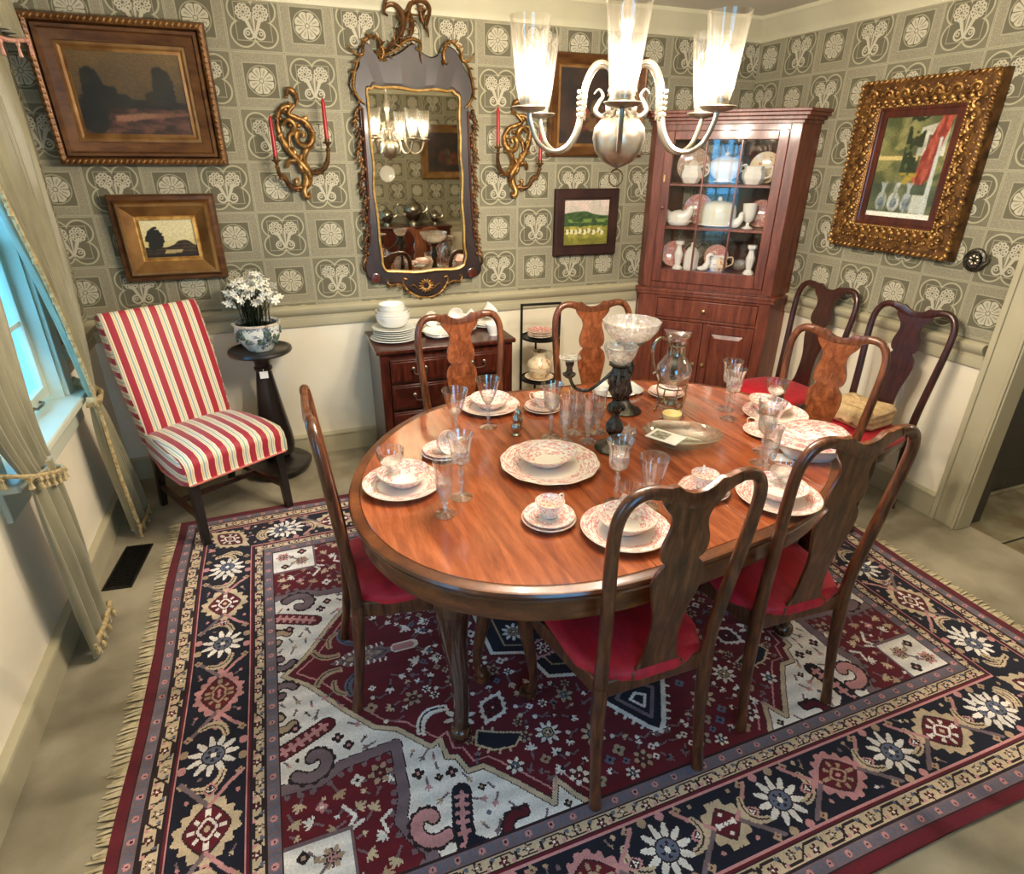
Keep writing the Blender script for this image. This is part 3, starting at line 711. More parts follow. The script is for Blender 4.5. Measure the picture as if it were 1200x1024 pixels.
R[(np.abs(dd - E2 - .013) < .0026) | (np.abs(dd - E3 + .013) < .0026)] = PINK
mid_ = (E2 + E3) / 2; CX, CY = HA - mid_, HB - mid_
def bmot(s_, side):
    return (s_, CY, 0) if side == 0 else (CX, s_, PI / 2)
for side, lim in ((0, HA), (1, HB)):
    k0 = .43 if side == 0 else .01
    per = .46 if side == 0 else .50
    s0 = .43 - .46 * 2 if side == 0 else -.99
    i = -3
    while True:
        s_ = k0 + i * per; i += 1
        if s_ > (CX - .35 if side == 0 else CY - .3): break
        if s_ < -.3: continue
        big = i % 2 == 0
        x, y, a = bmot(s_, side)
        palm(x, y, .115 if big else .105, a + (0 if side == 0 else 0), SAND if big else PINK, DRD, IV if big else TAN, .80)
        for t_ in (-1, 1):
            xx, yy, _ = bmot(s_ + t_ * .125, side); o = .05
            palm(xx - (o if side else 0) * 0, yy, .025, a, PINK, BRN, IV, .8)
            ux, uy = (1, 0) if side == 0 else (0, 1); nx, ny = (0, 1) if side == 0 else (1, 0)
            line([(x + ux * t_ * .07, y + uy * t_ * .07), (x + ux * t_ * .13 + nx * .05, y + uy * t_ * .13 + ny * .05), (x + ux * t_ * .17 + nx * .085, y + uy * t_ * .17 + ny * .085)], .014, GREY)
            line([(x + ux * t_ * .07, y + uy * t_ * .07), (x + ux * t_ * .13 - nx * .05, y + uy * t_ * .13 - ny * .05), (x + ux * t_ * .16 - nx * .085, y + uy * t_ * .16 - ny * .085)], .012, PINK)
        xr, yr, _ = bmot(s_ + per / 2, side)
        ros(xr, yr, .078, 11, IV, SLATE, BRN, .3)
        for t_ in (-1, 1):
            comb(xr + ux * t_ * .02 + nx * .0, yr + uy * t_ * .02, .001, a, NAVY, NAVY, 0) if 0 else None
            comb(xr + ux * t_ * .105, yr + uy * t_ * .105, .045, (a + PI / 2 + t_ * .5), SAND, BRN, .6 * t_)
            for q in (-1, 1):
                disc(xr + ux * t_ * .03 + nx * q * .088, yr + uy * t_ * .03 + ny * q * .088, .014, PINK if q * t_ > 0 else TAN)
                star(xr + ux * t_ * .085 + nx * q * .083, yr + uy * t_ * .085 + ny * q * .083, .014, TAN, RED)
palm(CX, CY, .12, PI / 4, SAND, DRD, IV, .62); sprig(CX + .07, CY - .07, .03, -.8, PINK, 5); sprig(CX - .07, CY + .07, .03, 2.4, PINK, 5)
ros(CX - .24, CY, .07, 11, IV, SLATE, BRN); ros(CX, CY - .24, .07, 11, IV, SLATE, BRN)
comb(CX - .14, CY - .02, .04, 1.5, SAND, BRN, .5); comb(CX - .02, CY - .14, .04, .2, SAND, BRN, -.5)
# tiny filler knots on the navy
for _ in range(9000):
    x, y = rs.random() * HA, rs.random() * HB; i, j = min(NY - 1, int(y / Q)), min(NX - 1, int(x / Q))
    s = win(x, y, .014)
    if E2 + .026 < dd[i, j] < E3 - .026 and (R[s] == NAVY).all():
        if rs.random() < .5: disc(x, y, .007, rs.choice((TAN, GREY, PINK, SAND)))
        else: sprig(x, y, .016, rs.random() * 6, rs.choice((TAN, GREY, PINK, SAND, IV)), 3)
FULL = np.concatenate([R[::-1], R], 0); FULL = np.concatenate([FULL[:, ::-1], FULL], 1)
ny, nx = FULL.shape
RC = (.985, 1.83)
rug = thing('rug', 'large red, navy and ivory patterned oriental rug under the dining table', 'rug', (RC[0], RC[1], 0))
def knot_mesh(name, colours, w, h, m, parent, z, wav=0, th=0, axis=0):
    ny, nx = colours.shape[:2]
    xs = np.linspace(-w / 2, w / 2, nx + 1); ys = np.linspace(-h / 2, h / 2, ny + 1)
    A_, B_ = np.meshgrid(xs, ys)
    if wav: A_ = A_ + wav * np.sin(B_ * 5.1 + 1) * (np.abs(A_) / (w / 2)) ** 6; B_ = B_ + wav * .8 * np.sin(A_ * 4.3) * (np.abs(B_) / (h / 2)) ** 6
    Z_ = np.full_like(A_, z)
    co = np.stack([A_, B_, Z_], -1) if axis == 0 else np.stack([A_, Z_, B_], -1)
    co = co.reshape(-1, 3)
    i = (np.arange(ny)[:, None] * (nx + 1) + np.arange(nx)[None]).ravel()
    q = np.stack([i, i + 1, i + nx + 2, i + nx + 1], 1)
    me = bpy.data.meshes.new(name); me.vertices.add(len(co)); me.vertices.foreach_set('co', co.ravel().astype('f'))
    me.loops.add(q.size); me.loops.foreach_set('vertex_index', q.ravel().astype('i'))
    me.polygons.add(len(q)); me.polygons.foreach_set('loop_start', (np.arange(len(q)) * 4).astype('i')); me.polygons.foreach_set('loop_total', np.full(len(q), 4, 'i'))
    me.update(calc_edges=True)
    at_ = me.color_attributes.new('Col', 'BYTE_COLOR', 'CORNER')
    c = colours.reshape(-1, 3) / 255.0
    c4 = np.concatenate([c, np.ones((len(c), 1))], 1); c4 = np.repeat(c4, 4, 0).astype('f')
    at_.data.foreach_set('color_srgb', c4.ravel())
    me.materials.append(m); o = bpy.data.objects.new(name, me); COL.objects.link(o)
    if parent: o.parent = parent
    return o
pc = np.array(PALC, float)[FULL]
nr = np.random.RandomState(3); pc *= (1 + .10 * (nr.rand(ny, nx, 1) - .5)); pc *= (1 + .05 * np.sin(np.arange(ny) * .31 + 2 * np.sin(np.arange(ny) * .043)))[:, None, None]
knot_mesh('pile', np.clip(pc, 0, 255), 2 * HA, 2 * HB, M['pile'], rug, .010, .008)
build('backing', G().box(-HA + .004, HA - .004, -HB + .004, HB - .004, .0015, .0095), M['redfelt'], rug, smooth=0)
for sx in (-1, 1):
    g = G()
    for i in range(230):
        y = -HB + .005 + i * (2 * HB - .01) / 229
        l_ = .05 + .02 * rs.random(); b = rs.uniform(-.012, .012); x0 = sx * (HA - .012)
        g.tube([(x0, y, .006), (x0 + sx * l_ * .5, y + b * .5, .007), (x0 + sx * l_, y + b, .003)], [.0055, .0052, .003], 5, ry=.0025)
    build('fringe', g, M['rugfringe'], rug)

# ---------------------------------------------------------------- dining chairs
def backy(z):   # where the back stands, by height
    ks = [(0, -.245), (.20, -.215), (.42, -.20), (.55, -.205), (.75, -.225), (.95, -.245), (1.10, -.262)]
    for (a, p), (b, q) in zip(ks, ks[1:]):
        if z <= b: t = (z - a) / (b - a); t = t * t * (3 - 2 * t) * .3 + t * .7; return lerp(p, q, t)
    return ks[-1][1]
def dining_chair(wd, sp, cushion=True):
    t = thing('dining_chair', '', 'chair')
    # seat frame
    fr = [(-.175, -.20), (.175, -.20), (.235, .10), (.235, .17), (.20, .215), (.10, .232), (-.10, .232), (-.20, .215), (-.235, .17), (-.235, .10)]
    inn = [(x * .86, y * .86 + .0) for x, y in fr]
    g = G(); z0, z1 = .385, .445
    g.loft([[(x, y, z0) for x, y in fr], [(x * 1.015, y * 1.01, z1 - .01) for x, y in fr], [(x, y, z1) for x, y in fr], [(x, y, z1) for x, y in inn], [(x, y, z0) for x, y in inn]], cap0=False, cap1=False)
    n = len(fr); b = len(g.v) - 5 * n
    g.f += [(b + j, b + (j + 1) % n, b + 4 * n + (j + 1) % n, b + 4 * n + j) for j in range(n)]
    build('seat_rail', g, wd, t, bevel=.004)
    # cushion: slightly domed slip seat
    P = spline([Vector((x * .93, y * .93, 0)) for x, y in fr], 3, True); rings = []
    for s, z in ((1, .437), (1.005, .452), (.97, .466), (.85, .475), (.6, .482), (.3, .485), (.02, .486)):
        rings.append([(p.x * s, p.y * s, z) for p in P])
    build('seat_cushion', G().loft(rings, cap0=True, cap1=True), M['red'], t, smooth=60)
    # rear legs and back posts
    for s in (-1, 1):
        zs = [0, .05, .12, .22, .33, .44]
        g = G().tube([(s * (.182 - .008 * z / .44), backy(z), z) for z in zs], [.019, .0165, .016, .018, .021, .022], 10)
        build('leg', g, wd, t)
        pts = [(s * .174, backy(.44), .44), (s * .176, backy(.55), .55), (s * .186, backy(.70), .70), (s * .198, backy(.85), .85), (s * .203, backy(.95), .95), (s * .199, backy(1.01), 1.01), (s * .180, backy(1.05), 1.052), (s * .150, backy(1.07), 1.070), (s * .115, backy(1.07), 1.071)]
        P = spline([Vector(p) for p in pts], 4); m = len(P)
        g = G().tube(P, [lerp(.020, .0165, min(1, i / (m * .5))) for i in range(m)], 10)
        build('back_post', g, wd, t)
    # crest rail with its yoke and two small ears
    xs = [-.125, -.105, -.08, -.06, -.04, -.02, 0, .02, .04, .06, .08, .105, .125]
    top = [1.088, 1.086, 1.080, 1.082, 1.066, 1.058, 1.056, 1.058, 1.066, 1.082, 1.080, 1.086, 1.088]
    bot = [1.055, 1.050, 1.038, 1.025, 1.018, 1.014, 1.012, 1.014, 1.018, 1.025, 1.038, 1.050, 1.055]
    rings = []
    for x, a, b in zip(xs, top, bot):
        y = backy(1.06) + .0 - .006 * math.cos(x * 12); h = .0145
        rings.append([(x, y - h * .7, b + .002), (x, y - h, (a + b) / 2), (x, y - h * .6, a - .002), (x, y, a), (x, y + h * .6, a - .002), (x, y + h, (a + b) / 2), (x, y + h * .7, b + .002), (x, y, b)])
    build('crest_rail', G().loft(rings), wd, t, smooth=55)
    # vase splat
    pr = [(.445, .078), (.465, .074), (.485, .060), (.53, .051), (.60, .047), (.66, .052), (.71, .064), (.755, .074), (.79, .076), (.82, .068), (.838, .052), (.846, .050), (.855, .062), (.88, .069), (.91, .066), (.94, .056), (.965, .052), (.99, .058), (1.01, .074), (1.03, .088), (1.045, .09)]
    P = spline([Vector((h, 0, z)) for z, h in pr], 3)
    g = G(); g.loft([[(-p.x, backy(p.z) + .005 - .008 * math.sin((p.z - .44) * 5), p.z), (p.x, backy(p.z) + .005 - .008 * math.sin((p.z - .44) * 5), p.z), (p.x, backy(p.z) - .006 - .008 * math.sin((p.z - .44) * 5), p.z), (-p.x, backy(p.z) - .006 - .008 * math.sin((p.z - .44) * 5), p.z)] for p in P])
    build('splat', g, sp, t, smooth=25, bevel=.0015)
    build('splat_shoe', G().loft([[(-.085, -.215, .44), (.085, -.215, .44), (.085, -.180, .44), (-.085, -.180, .44)], [(-.082, -.212, .462), (.082, -.212, .462), (.082, -.19, .462), (-.082, -.19, .462)]]), wd, t, bevel=.003)
    for s in (-1, 1):   # cabriole front legs
        pts = [(s * .215, .195, .44), (s * .222, .205, .38), (s * .226, .212, .32), (s * .214, .200, .22), (s * .203, .188, .12), (s * .203, .188, .055), (s * .212, .200, .025)]
        g = G().tube(spline([Vector(p) for p in pts], 4), [q for q in np.interp(np.linspace(0, 1, 25), [0, .15, .3, .5, .7, .85, 1], [.026, .030, .029, .021, .015, .0135, .017])], 10)
        g.lathe([(.0001, 0), (.022, 0), (.031, .008), (.033, .018), (.028, .028), (.0001, .032)], (s * .214, .203, 0), 14)
        build('leg', g, wd, t)
    return t
RZ = .0125
cw = dining_chair(M['walnut'], M['walnut']); cb = dining_chair(M['walnut'], M['burl']); cd = dining_chair(M['walnut_dark'], M['walnut_dark'])
GC = 'red-seated dining chairs drawn up around the table'; GW = 'red-seated dining chairs standing along the right wall'
place(cw, 'cw', 'walnut chair with its back to the camera, nearest the camera, front left of its twin', (.834, 1.232, RZ), 0, GC)
place(cw, 'cw', 'walnut chair with its back to the camera, beside the covered oval dish', (1.43, 1.290, RZ), math.radians(-2), GC)
place(cw, 'cw', 'walnut chair seen edge-on at the rounded left end of the table', (.285, 1.77, RZ), math.radians(-90), GC)
place(cb, 'cb', 'walnut chair beyond the table, in front of the low chest of drawers', (.765, 2.44, 0 + RZ), math.radians(180), GC)
place(cb, 'cb', 'walnut chair on the far side of the table, beside the black folding plate stand', (1.45, 2.46, RZ), math.radians(173), GC)
place(cb, 'cb', 'chair with a glossy burl splat at the right end of the table', (1.965, 1.765, RZ), math.radians(108), GC)
place(cd, 'cd', 'dark red-seated chair against the right wall, next to the corner cabinet', (2.775, 2.68, .0063), math.radians(95), GW, tilt=(.0258, 0))
place(cd, 'cd', 'dark chair against the right wall with a folded cream cloth on its seat', (2.745, 2.075, .0063), math.radians(99), GW, tilt=(.0258, 0))

# folded cloth on the chair
t = thing('folded_cloth', 'folded cream cloth with a scalloped edge lying on the seat of a wall chair', 'cloth', (2.79, 2.11, .499), math.radians(99))
g = G()
for q in range(3):
    z0 = q * .030; n = 16
    rings = []
    for a, zz in ((1, z0), (1.04, z0 + .008), (1.05, z0 + .018), (1.0, z0 + .027), (.7, z0 + .031 + .006), (.01, z0 + .031 + .010)):
        rings.append([(.135 * a * (abs(math.cos(2 * PI * k / 40)) ** .35) * (1 if math.cos(2 * PI * k / 40) > 0 else -1) + .004 * math.sin(k * 1.7 + q), .125 * a * (abs(math.sin(2 * PI * k / 40)) ** .35) * (1 if math.sin(2 * PI * k / 40) > 0 else -1) + .004 * math.cos(k * 2.3 + q), zz + .004 * math.sin(k * .9 + q)) for k in range(40)])
    g.loft(rings)
build('folds', g, M['cream_cloth'], t, smooth=70)
rings = []   # scalloped flap hanging at the front
for j in range(9):
    v = j / 8
    rings.append([(lerp(-.13, .13, i / 40), .10 + .047 * min(1, v * 2.2), .098 - max(0, v - .25) * (.085 + .022 * abs(math.sin(i / 40 * PI * 4)))) for i in range(41)])
build('scalloped_edge', G().loft(rings, closed=False), M['cream_cloth'], t, solid=.006, smooth=70)

# ---------------------------------------------------------------- dining table
TZ = .766
raw = [(0.965, 1.082), (1.217, 1.100), (1.467, 1.150), (1.69, 1.27), (1.87, 1.46), (1.985, 1.70), (2.02, 1.90), (1.986, 2.10), (1.90, 2.225), (1.78, 2.315), (1.60, 2.39), (1.386, 2.448), (1.125, 2.478), (.85, 2.478), (.607, 2.425), (.386, 2.279), (.234, 2.095), (.135, 1.903), (.098, 1.70), (.13, 1.494), (.22, 1.31), (.359, 1.169), (.519, 1.078), (.70, 1.045), (.83, 1.052)]
cx = cy = 0
TC = (1.05, 1.76)
ang = sorted([(math.atan2(y - TC[1], x - TC[0]), math.hypot(x - TC[0], y - TC[1])) for x, y in raw])
A_ = np.array([a for a, r in ang]); Rr = np.array([r for a, r in ang])
B_ = np.stack([np.ones_like(A_)] + [f(k_ * A_) for k_ in (1, 2, 3, 4) for f in (np.cos, np.sin)], 1)
co_ = np.linalg.lstsq(B_, Rr, rcond=None)[0]
def trad(a, off=0):
    b = [1] + [f(k_ * a) for k_ in (1, 2, 3, 4) for f in (math.cos, math.sin)]
    return float(np.dot(b, co_)) + off
def outline(off=0, n=120): return [(trad(2 * PI * k / n, off) * math.cos(2 * PI * k / n), trad(2 * PI * k / n, off) * math.sin(2 * PI * k / n)) for k in range(n)]
def clipx(P, x0, x1):
    for s, lim in ((1, x0), (-1, x1)):
        out = []
        for i in range(len(P)):
            a, b = P[i - 1], P[i]; ia, ib = s * (a[0] - lim) >= 0, s * (b[0] - lim) >= 0
            if ia != ib:
                q = (lim - a[0]) / (b[0] - a[0]); out.append((lim, lerp(a[1], b[1], q)))
            if ib: out.append(b)
        P = out
    return P
t = thing('dining_table', 'large oval walnut dining table with leaf seams, laid with china and glass', 'table', (TC[0], TC[1], RZ))
TZl = TZ - RZ
for a, b in ((-1.2, -.212), (-.212, .168), (.168, .545), (.545, 1.2)):
    P = clipx(outline(-.036), a + .0008, b - .0008)
    build('table_leaf', G().prism(P, lambda x, y: (x, y, TZl - .02), lambda x, y: (x, y, TZl)), M['table'], t, smooth=20, bevel=.0012)
def ring(prof, n=120):
    rings = [[(x, y, z) for x, y in outline(o, n)] for o, z in prof]
    g = G().loft(rings, cap0=False, cap1=False)
    b0, b1 = 0, (len(prof) - 1) * n
    g.f += [(b0 + (j + 1) % n, b0 + j, b1 + j, b1 + (j + 1) % n) for j in range(n)]
    return g
build('edge_moulding', ring([(-.036, TZl - .022), (-.035, TZl - .001), (-.030, TZl - .0035), (-.012, TZl - .0015), (-.002, TZl - .005), (.002, TZl - .013), (-.001, TZl - .020), (-.008, TZl - .024), (-.010, TZl - .030), (-.005, TZl - .034), (-.03, TZl - .036)]), M['table_edge'], t)
build('apron', ring([(-.055, TZl - .036), (-.020, TZl - .036), (-.018, TZl - .09), (-.020, TZl - .105), (-.055, TZl - .105)]), M['table_edge'], t)
for x, y in ((-.706, -.405), (.66, -.40), (-.66, .42), (.70, .40)):
    s, q = (1 if x > 0 else -1), (1 if y > 0 else -1)
    pts = [(x, y, .69), (x, y, .60), (x + s * .010, y + q * .010, .54), (x + s * .006, y + q * .006, .42), (x - s * .008, y - q * .008, .27), (x - s * .012, y - q * .012, .13), (x - s * .004, y - q * .004, .05)]
    g = G().tube(spline([Vector(p) for p in pts], 4), list(np.interp(np.linspace(0, 1, 25), [0, .12, .25, .4, .6, .8, 1], [.056, .062, .060, .046, .033, .025, .025])), 14)
    g.lathe([(.0001, 0), (.026, 0), (.036, .010), (.038, .026), (.033, .042), (.022, .052), (.0001, .056)], (x - s * .002, y - q * .002, 0), 18)
    build('leg', g, M['table_leg'], t)
build('bearer', G().box(-.66, .66, -.36, -.32, TZl - .09, TZl - .021).box(-.62, .66, .34, .38, TZl - .09, TZl - .021), M['table_edge'], t, bevel=.003)

# ---------------------------------------------------------------- striped side chair
def stripes(name, scale=1):
    m, N, K, b = newmat(name); b.inputs['Roughness'].default_value = .6; b.inputs['Sheen Weight'].default_value = .3
    tc = N.new('ShaderNodeTexCoord'); sp = N.new('ShaderNodeSeparateXYZ'); K.new(tc.outputs['Object'], sp.inputs[0])
    X.T = m.node_tree
    sn = N.new('ShaderNodeSeparateXYZ'); K.new(tc.outputs['Normal'], sn.inputs[0]); side = X(sn.outputs[0]).abs() > .75
    f = X.m('FRACT', ((X(sp.outputs[0]) * (1 - side)) + (X(sp.outputs[2]) * side) + .285) / .069)
    r = N.new('ShaderNodeValToRGB'); r.color_ramp.interpolation = 'CONSTANT'; e = r.color_ramp.elements
    e[0].position = 0; e[0].color = (*lin((166, 26, 46)), 1)
    e[1].position = .46; e[1].color = (*lin((236, 220, 178)), 1)
    for p_, c in ((.54, (206, 178, 124)), (.59, (236, 224, 194)), (.67, (150, 172, 168)), (.78, (236, 224, 190)), (.86, (206, 172, 124)), (.91, (240, 228, 200))):
        q = e.new(p_); q.color = (*lin(c), 1)
    K.new(f.o, r.inputs[0]); K.new(r.outputs[0], b.inputs['Base Color']); return m
st = stripes('striped satin')
t = thing('side_chair', 'upholstered side chair in red and cream striped satin by the tied curtain', 'chair', (-.440, 3.165, .0066), math.radians(30)); t.rotation_euler = (-.0195, 0, math.radians(30))
# seat: local +y is the back, front faces -y
rings = []
for y, w, zt, zb in ((-.262, .235, .395, .35), (-.272, .255, .430, .345), (-.262, .262, .462, .345), (-.22, .268, .482, .345), (-.10, .262, .494, .345), (.05, .248, .494, .345), (.16, .238, .486, .345), (.22, .232, .47, .345)):
    rings.append([(-w, y, zb), (-w - .002, y, (zb + zt) / 2), (-w + .004, y, zt - .018), (-w + .03, y, zt - .003), (-w * .4, y, zt + .006), (w * .4, y, zt + .006), (w - .03, y, zt - .003), (w - .004, y, zt - .018), (w + .002, y, (zb + zt) / 2), (w, y, zb)])
build('seat', G().loft(rings), st, t, smooth=60)
rings = []
for z, w, y, th in ((.40, .225, .215, .10), (.50, .228, .225, .105), (.65, .236, .262, .10), (.80, .243, .300, .092), (.95, .240, .342, .084), (1.02, .240, .364, .078), (1.05, .237, .378, .06), (1.06, .230, .388, .03)):
    rings.append([(-w, y, z), (-w + .02, y - .014, z), (-w * .4, y - .020, z), (w * .4, y - .020, z), (w - .02, y - .014, z), (w, y, z), (w, y + th * .8, z - .008), (w - .02, y + th, z - .01), (-w + .02, y + th, z - .01), (-w, y + th * .8, z - .008)])
build('backrest', G().loft(rings), st, t, smooth=60)
cord = mat('red piping', (196, 110, 96), rough=.7)
build('piping', G().tube([(-.225, .20, .345), (-.262, 0, .343), (-.268, -.22, .343), (-.245, -.272, .343), (.245, -.272, .343), (.268, -.22, .343), (.262, 0, .343), (.225, .20, .345)], .005, 6), cord, t)
for s in (-1, 1):
    build('leg', G().loft([[(s * .222 + i * .022, -.225 + j * .022, .36) for i, j in ((-1, -1), (1, -1), (1, 1), (-1, 1))], [(s * .228 + i * .018, -.232 + j * .018, 0) for i, j in ((-1, -1), (1, -1), (1, 1), (-1, 1))]]), M['black'], t, bevel=.003)
    build('leg', G().loft([[(s * .195 + i * .020, .245 + j * .022, .42) for i, j in ((-1, -1), (1, -1), (1, 1), (-1, 1))], [(s * .195 + i * .018, .27 + j * .02, .20) for i, j in ((-1, -1), (1, -1), (1, 1), (-1, 1))], [(s * .195 + i * .016, .33 + j * .017, 0) for i, j in ((-1, -1), (1, -1), (1, 1), (-1, 1))]]), M['black'], t, bevel=.003)
    build('stretcher', G().loft([[(s * .222 + i, -.22, .135 + j) for i, j in ((-.010, -.013), (.010, -.013), (.010, .013), (-.010, .013))], [(s * .195 + i, .295, .135 + j) for i, j in ((-.010, -.013), (.010, -.013), (.010, .013), (-.010, .013))]]), M['mahog'], t)
build('stretcher', G().box(-.205, .205, .03, .05, .122, .148), M['mahog'], t, bevel=.002)

# ---------------------------------------------------------------- pedestal stand, pot, flowers
PX, PY = -.155, 3.56
t = thing('plant_stand', 'black turned pedestal stand under the potted white flowers', 'plant stand', (PX, PY, 0))
build('stand_top', G().lathe([(.0001, .745), (.13, .745), (.165, .752), (.172, .762), (.168, .774), (.155, .776), (.150, .772), (.0001, .772)], n=40), M['black'], t)
build('column', G().lathe([(.0001, .10), (.06, .10), (.10, .135), (.105, .19), (.098, .26), (.080, .38), (.062, .50), (.048, .60), (.042, .645), (.05, .655), (.05, .668), (.042, .675), (.045, .70), (.07, .735), (.085, .746), (.0001, .746)], n=28), M['black'], t)
build('base', G().lathe([(.0001, .03), (.15, .03), (.185, .04), (.19, .06), (.17, .075), (.10, .085), (.07, .10), (.0001, .102)], n=36), M['black'], t)
for k_ in range(3):
    a = k_ * 2 * PI / 3 + .5; build('foot', G().ball((.15 * math.cos(a), .15 * math.sin(a), .018), (.03, .03, .018), 10, 6), M['black'], t)
tg = build('price_tag', G().box(-.022, .022, -.002, .0, -.04, .0), M['card'], t); tg.location = (.0, -.058, .655); tg['label'] = 'small white paper tag'; 
build('tag_string', G().tube([(.0, -.052, .668), (.0, -.06, .655)], .001, 5), M['card'], t)
PZ = .773
t = thing('potted_flowers', 'white paperwhite flowers in a blue and white china pot on the pedestal', 'potted plant', (PX + .005, PY - .01, PZ))
build('pot', G().lathe([(.0001, 0), (.066, 0), (.070, .006), (.088, .03), (.112, .07), (.122, .105), (.118, .135), (.120, .142), (.128, .147), (.128, .155), (.118, .156), (.110, .148), (.108, .12), (.0001, .12)], n=36), M['potmat'], t)
lp = G()
rp = random.Random(5)
for i in range(11):   # leaf sprays painted in relief on the pot
    a = -PI / 2 + rp.uniform(-1.5, 1.5); z = rp.uniform(.055, .115); r_ = float(np.interp(z, [.03, .07, .105, .135], [.088, .112, .122, .118])) + .0008
    w_ = rp.uniform(.010, .018)
    for q in range(3):
        b = a + rp.uniform(-.12, .12); zz = z + rp.uniform(-.015, .015)
        lp.ball((r_ * math.cos(b), r_ * math.sin(b), zz), (w_ * abs(math.sin(b)) + .0015, w_ * abs(math.cos(b)) + .0015, w_), 8, 5)
build('painted_leaves', lp, mat('painted leaves', (58, 74, 70), (86, 104, 92), 40, .2), t)
build('soil', G().lathe([(.0001, .12), (.109, .121), (.109, .130), (.0001, .136)], n=20), M['soil'], t)
g = G()
for i in range(64):
    a = rp.uniform(0, 2 * PI); r0 = rp.uniform(0, .07); r1 = r0 + rp.uniform(.0, .065); h = rp.uniform(.13, .27)
    p0 = (r0 * math.cos(a), r0 * math.sin(a), .125); p2 = (r1 * math.cos(a + .2), r1 * math.sin(a + .2), .125 + h); p1 = (lerp(p0[0], p2[0], .3), lerp(p0[1], p2[1], .3), .125 + h * .55)
    g.tube(spline([Vector(p0), Vector(p1), Vector(p2)], 3), [.007, .0085, .009, .008, .007, .005, .001], 5, ry=.0018)
build('leaves', g, M['leaf'], t)
def floret():
    g = G()
    for c in range(5):
        a0 = c * 2.4; px, py, pz = .024 * math.cos(a0), .024 * math.sin(a0), .012 * math.sin(c * 3) + .014
        for k in range(6):
            a = k * PI / 3 + c; q = G().ball((.013, 0, 0), (.012, .0065, .002), 6, 4)
            g.add(q, Matrix.Translation((px, py, pz)) @ Matrix.Rotation(a0, 4, 'Z') @ Matrix.Rotation(.9 if c else .1, 4, 'Y') @ Matrix.Rotation(a, 4, 'Z'))
        g.ball((px * 1.15, py * 1.15, pz + .003), .005, 6, 4)
    return g
fl0 = build('flower', floret(), M['petal'], t, smooth=60)
for i in range(26):
    o = fl0 if i == 0 else fl0.copy()
    if i: COL.objects.link(o); o.parent = t
    a = i * 2.4; r_ = .02 + .10 * math.sqrt((i + .5) / 26)
    o.location = (r_ * math.cos(a), r_ * math.sin(a), .385 - r_ * r_ * 8 + rp.uniform(-.02, .02)); o.rotation_euler = (rp.uniform(-.6, .6), rp.uniform(-.6, .6), a); s_ = rp.uniform(.9, 1.2); o.scale = (s_,) * 3

# ---------------------------------------------------------------- low chest of drawers
t = thing('chest_of_drawers', 'low dark mahogany chest of drawers with brass bail handles under the gilt mirror', 'chest of drawers', (.855, 3.47, 0))
w_, f_, b_ = .395, -.215, .22
build('carcass', G().box(-w_, w_, f_ + .02, b_, .06, .755).box(-w_, -w_ + .05, f_ + .004, f_ + .03, .06, .755).box(w_ - .05, w_, f_ + .004, f_ + .03, .06, .755), M['mahog'], t, bevel=.003)
build('top', G().box(-w_ - .018, w_ + .018, f_ - .012, b_ + .012, .757, .782), M['mahog'], t, bevel=.006)
build('plinth', G().box(-w_ - .008, w_ + .008, f_ - .002, b_, 0, .065), M['mahog'], t, bevel=.006)
zz = [.085, .245, .42, .585, .735]
for i in range(4):
    for j, (x0, x1) in enumerate(((-w_ + .055, -.012), (.012, w_ - .055))):
        dr = build('drawer', G().box(x0, x1, f_ - .004, f_ + .025, zz[i], zz[i + 1] - .018).box(x0 + .012, x1 - .012, f_ - .008, f_, zz[i] + .012, zz[i + 1] - .030), M['mahog'], t, bevel=.003)
        xm, zm = (x0 + x1) / 2, (zz[i] + zz[i + 1] - .018) / 2 + .012
        hg = G()
        for s in (-1, 1): hg.add(G().lathe([(.0001, 0), (.010, 0), (.011, .004), (.006, .008), (.005, .016), (.007, .020), (.0001, .022)], n=10), Matrix.Translation((xm + s * .036, f_ - .008, zm)) @ Matrix.Rotation(PI / 2, 4, 'X'))
        hg.tube(spline([Vector(p) for p in ((xm - .036, f_ - .024, zm), (xm - .034, f_ - .028, zm - .02), (xm - .018, f_ - .030, zm - .028), (xm + .018, f_ - .030, zm - .028), (xm + .034, f_ - .028, zm - .02), (xm + .036, f_ - .024, zm))], 4), .0028, 6)
        build('handle', hg, M['pewter'], dr)

# ---------------------------------------------------------------- black folding plate stand
t = thing('plate_stand', 'black iron folding stand with two round shelves behind the far chairs', 'plate stand', (1.50, 3.42, 0), math.radians(-6))
fw = .125
for s in (-1, 1):
    build('side_frame', G().box(s * fw - .007, s * fw + .007, -.010, .004, 0, .935).box(s * fw - .006, s * fw + .006, -.13, .13, .0, .012), M['iron'], t, bevel=.002)
build('top_bar', G().box(-fw - .007, fw + .007, -.010, .004, .925, .939), M['iron'], t, bevel=.002)
build('rear_post', G().tube([(0, .09, .0), (0, .09, .76)], .007, 8), M['iron'], t)
for z in (.44, .715, .20):
    build('shelf', G().lathe([(.0001, z), (.115, z), (.124, z + .004), (.126, z + .014), (.120, z + .016), (.116, z + .008), (.0001, z + .008)], n=30), M['iron'], t)
PSX, PSY, PSA = 1.50, 3.42, math.radians(-6)

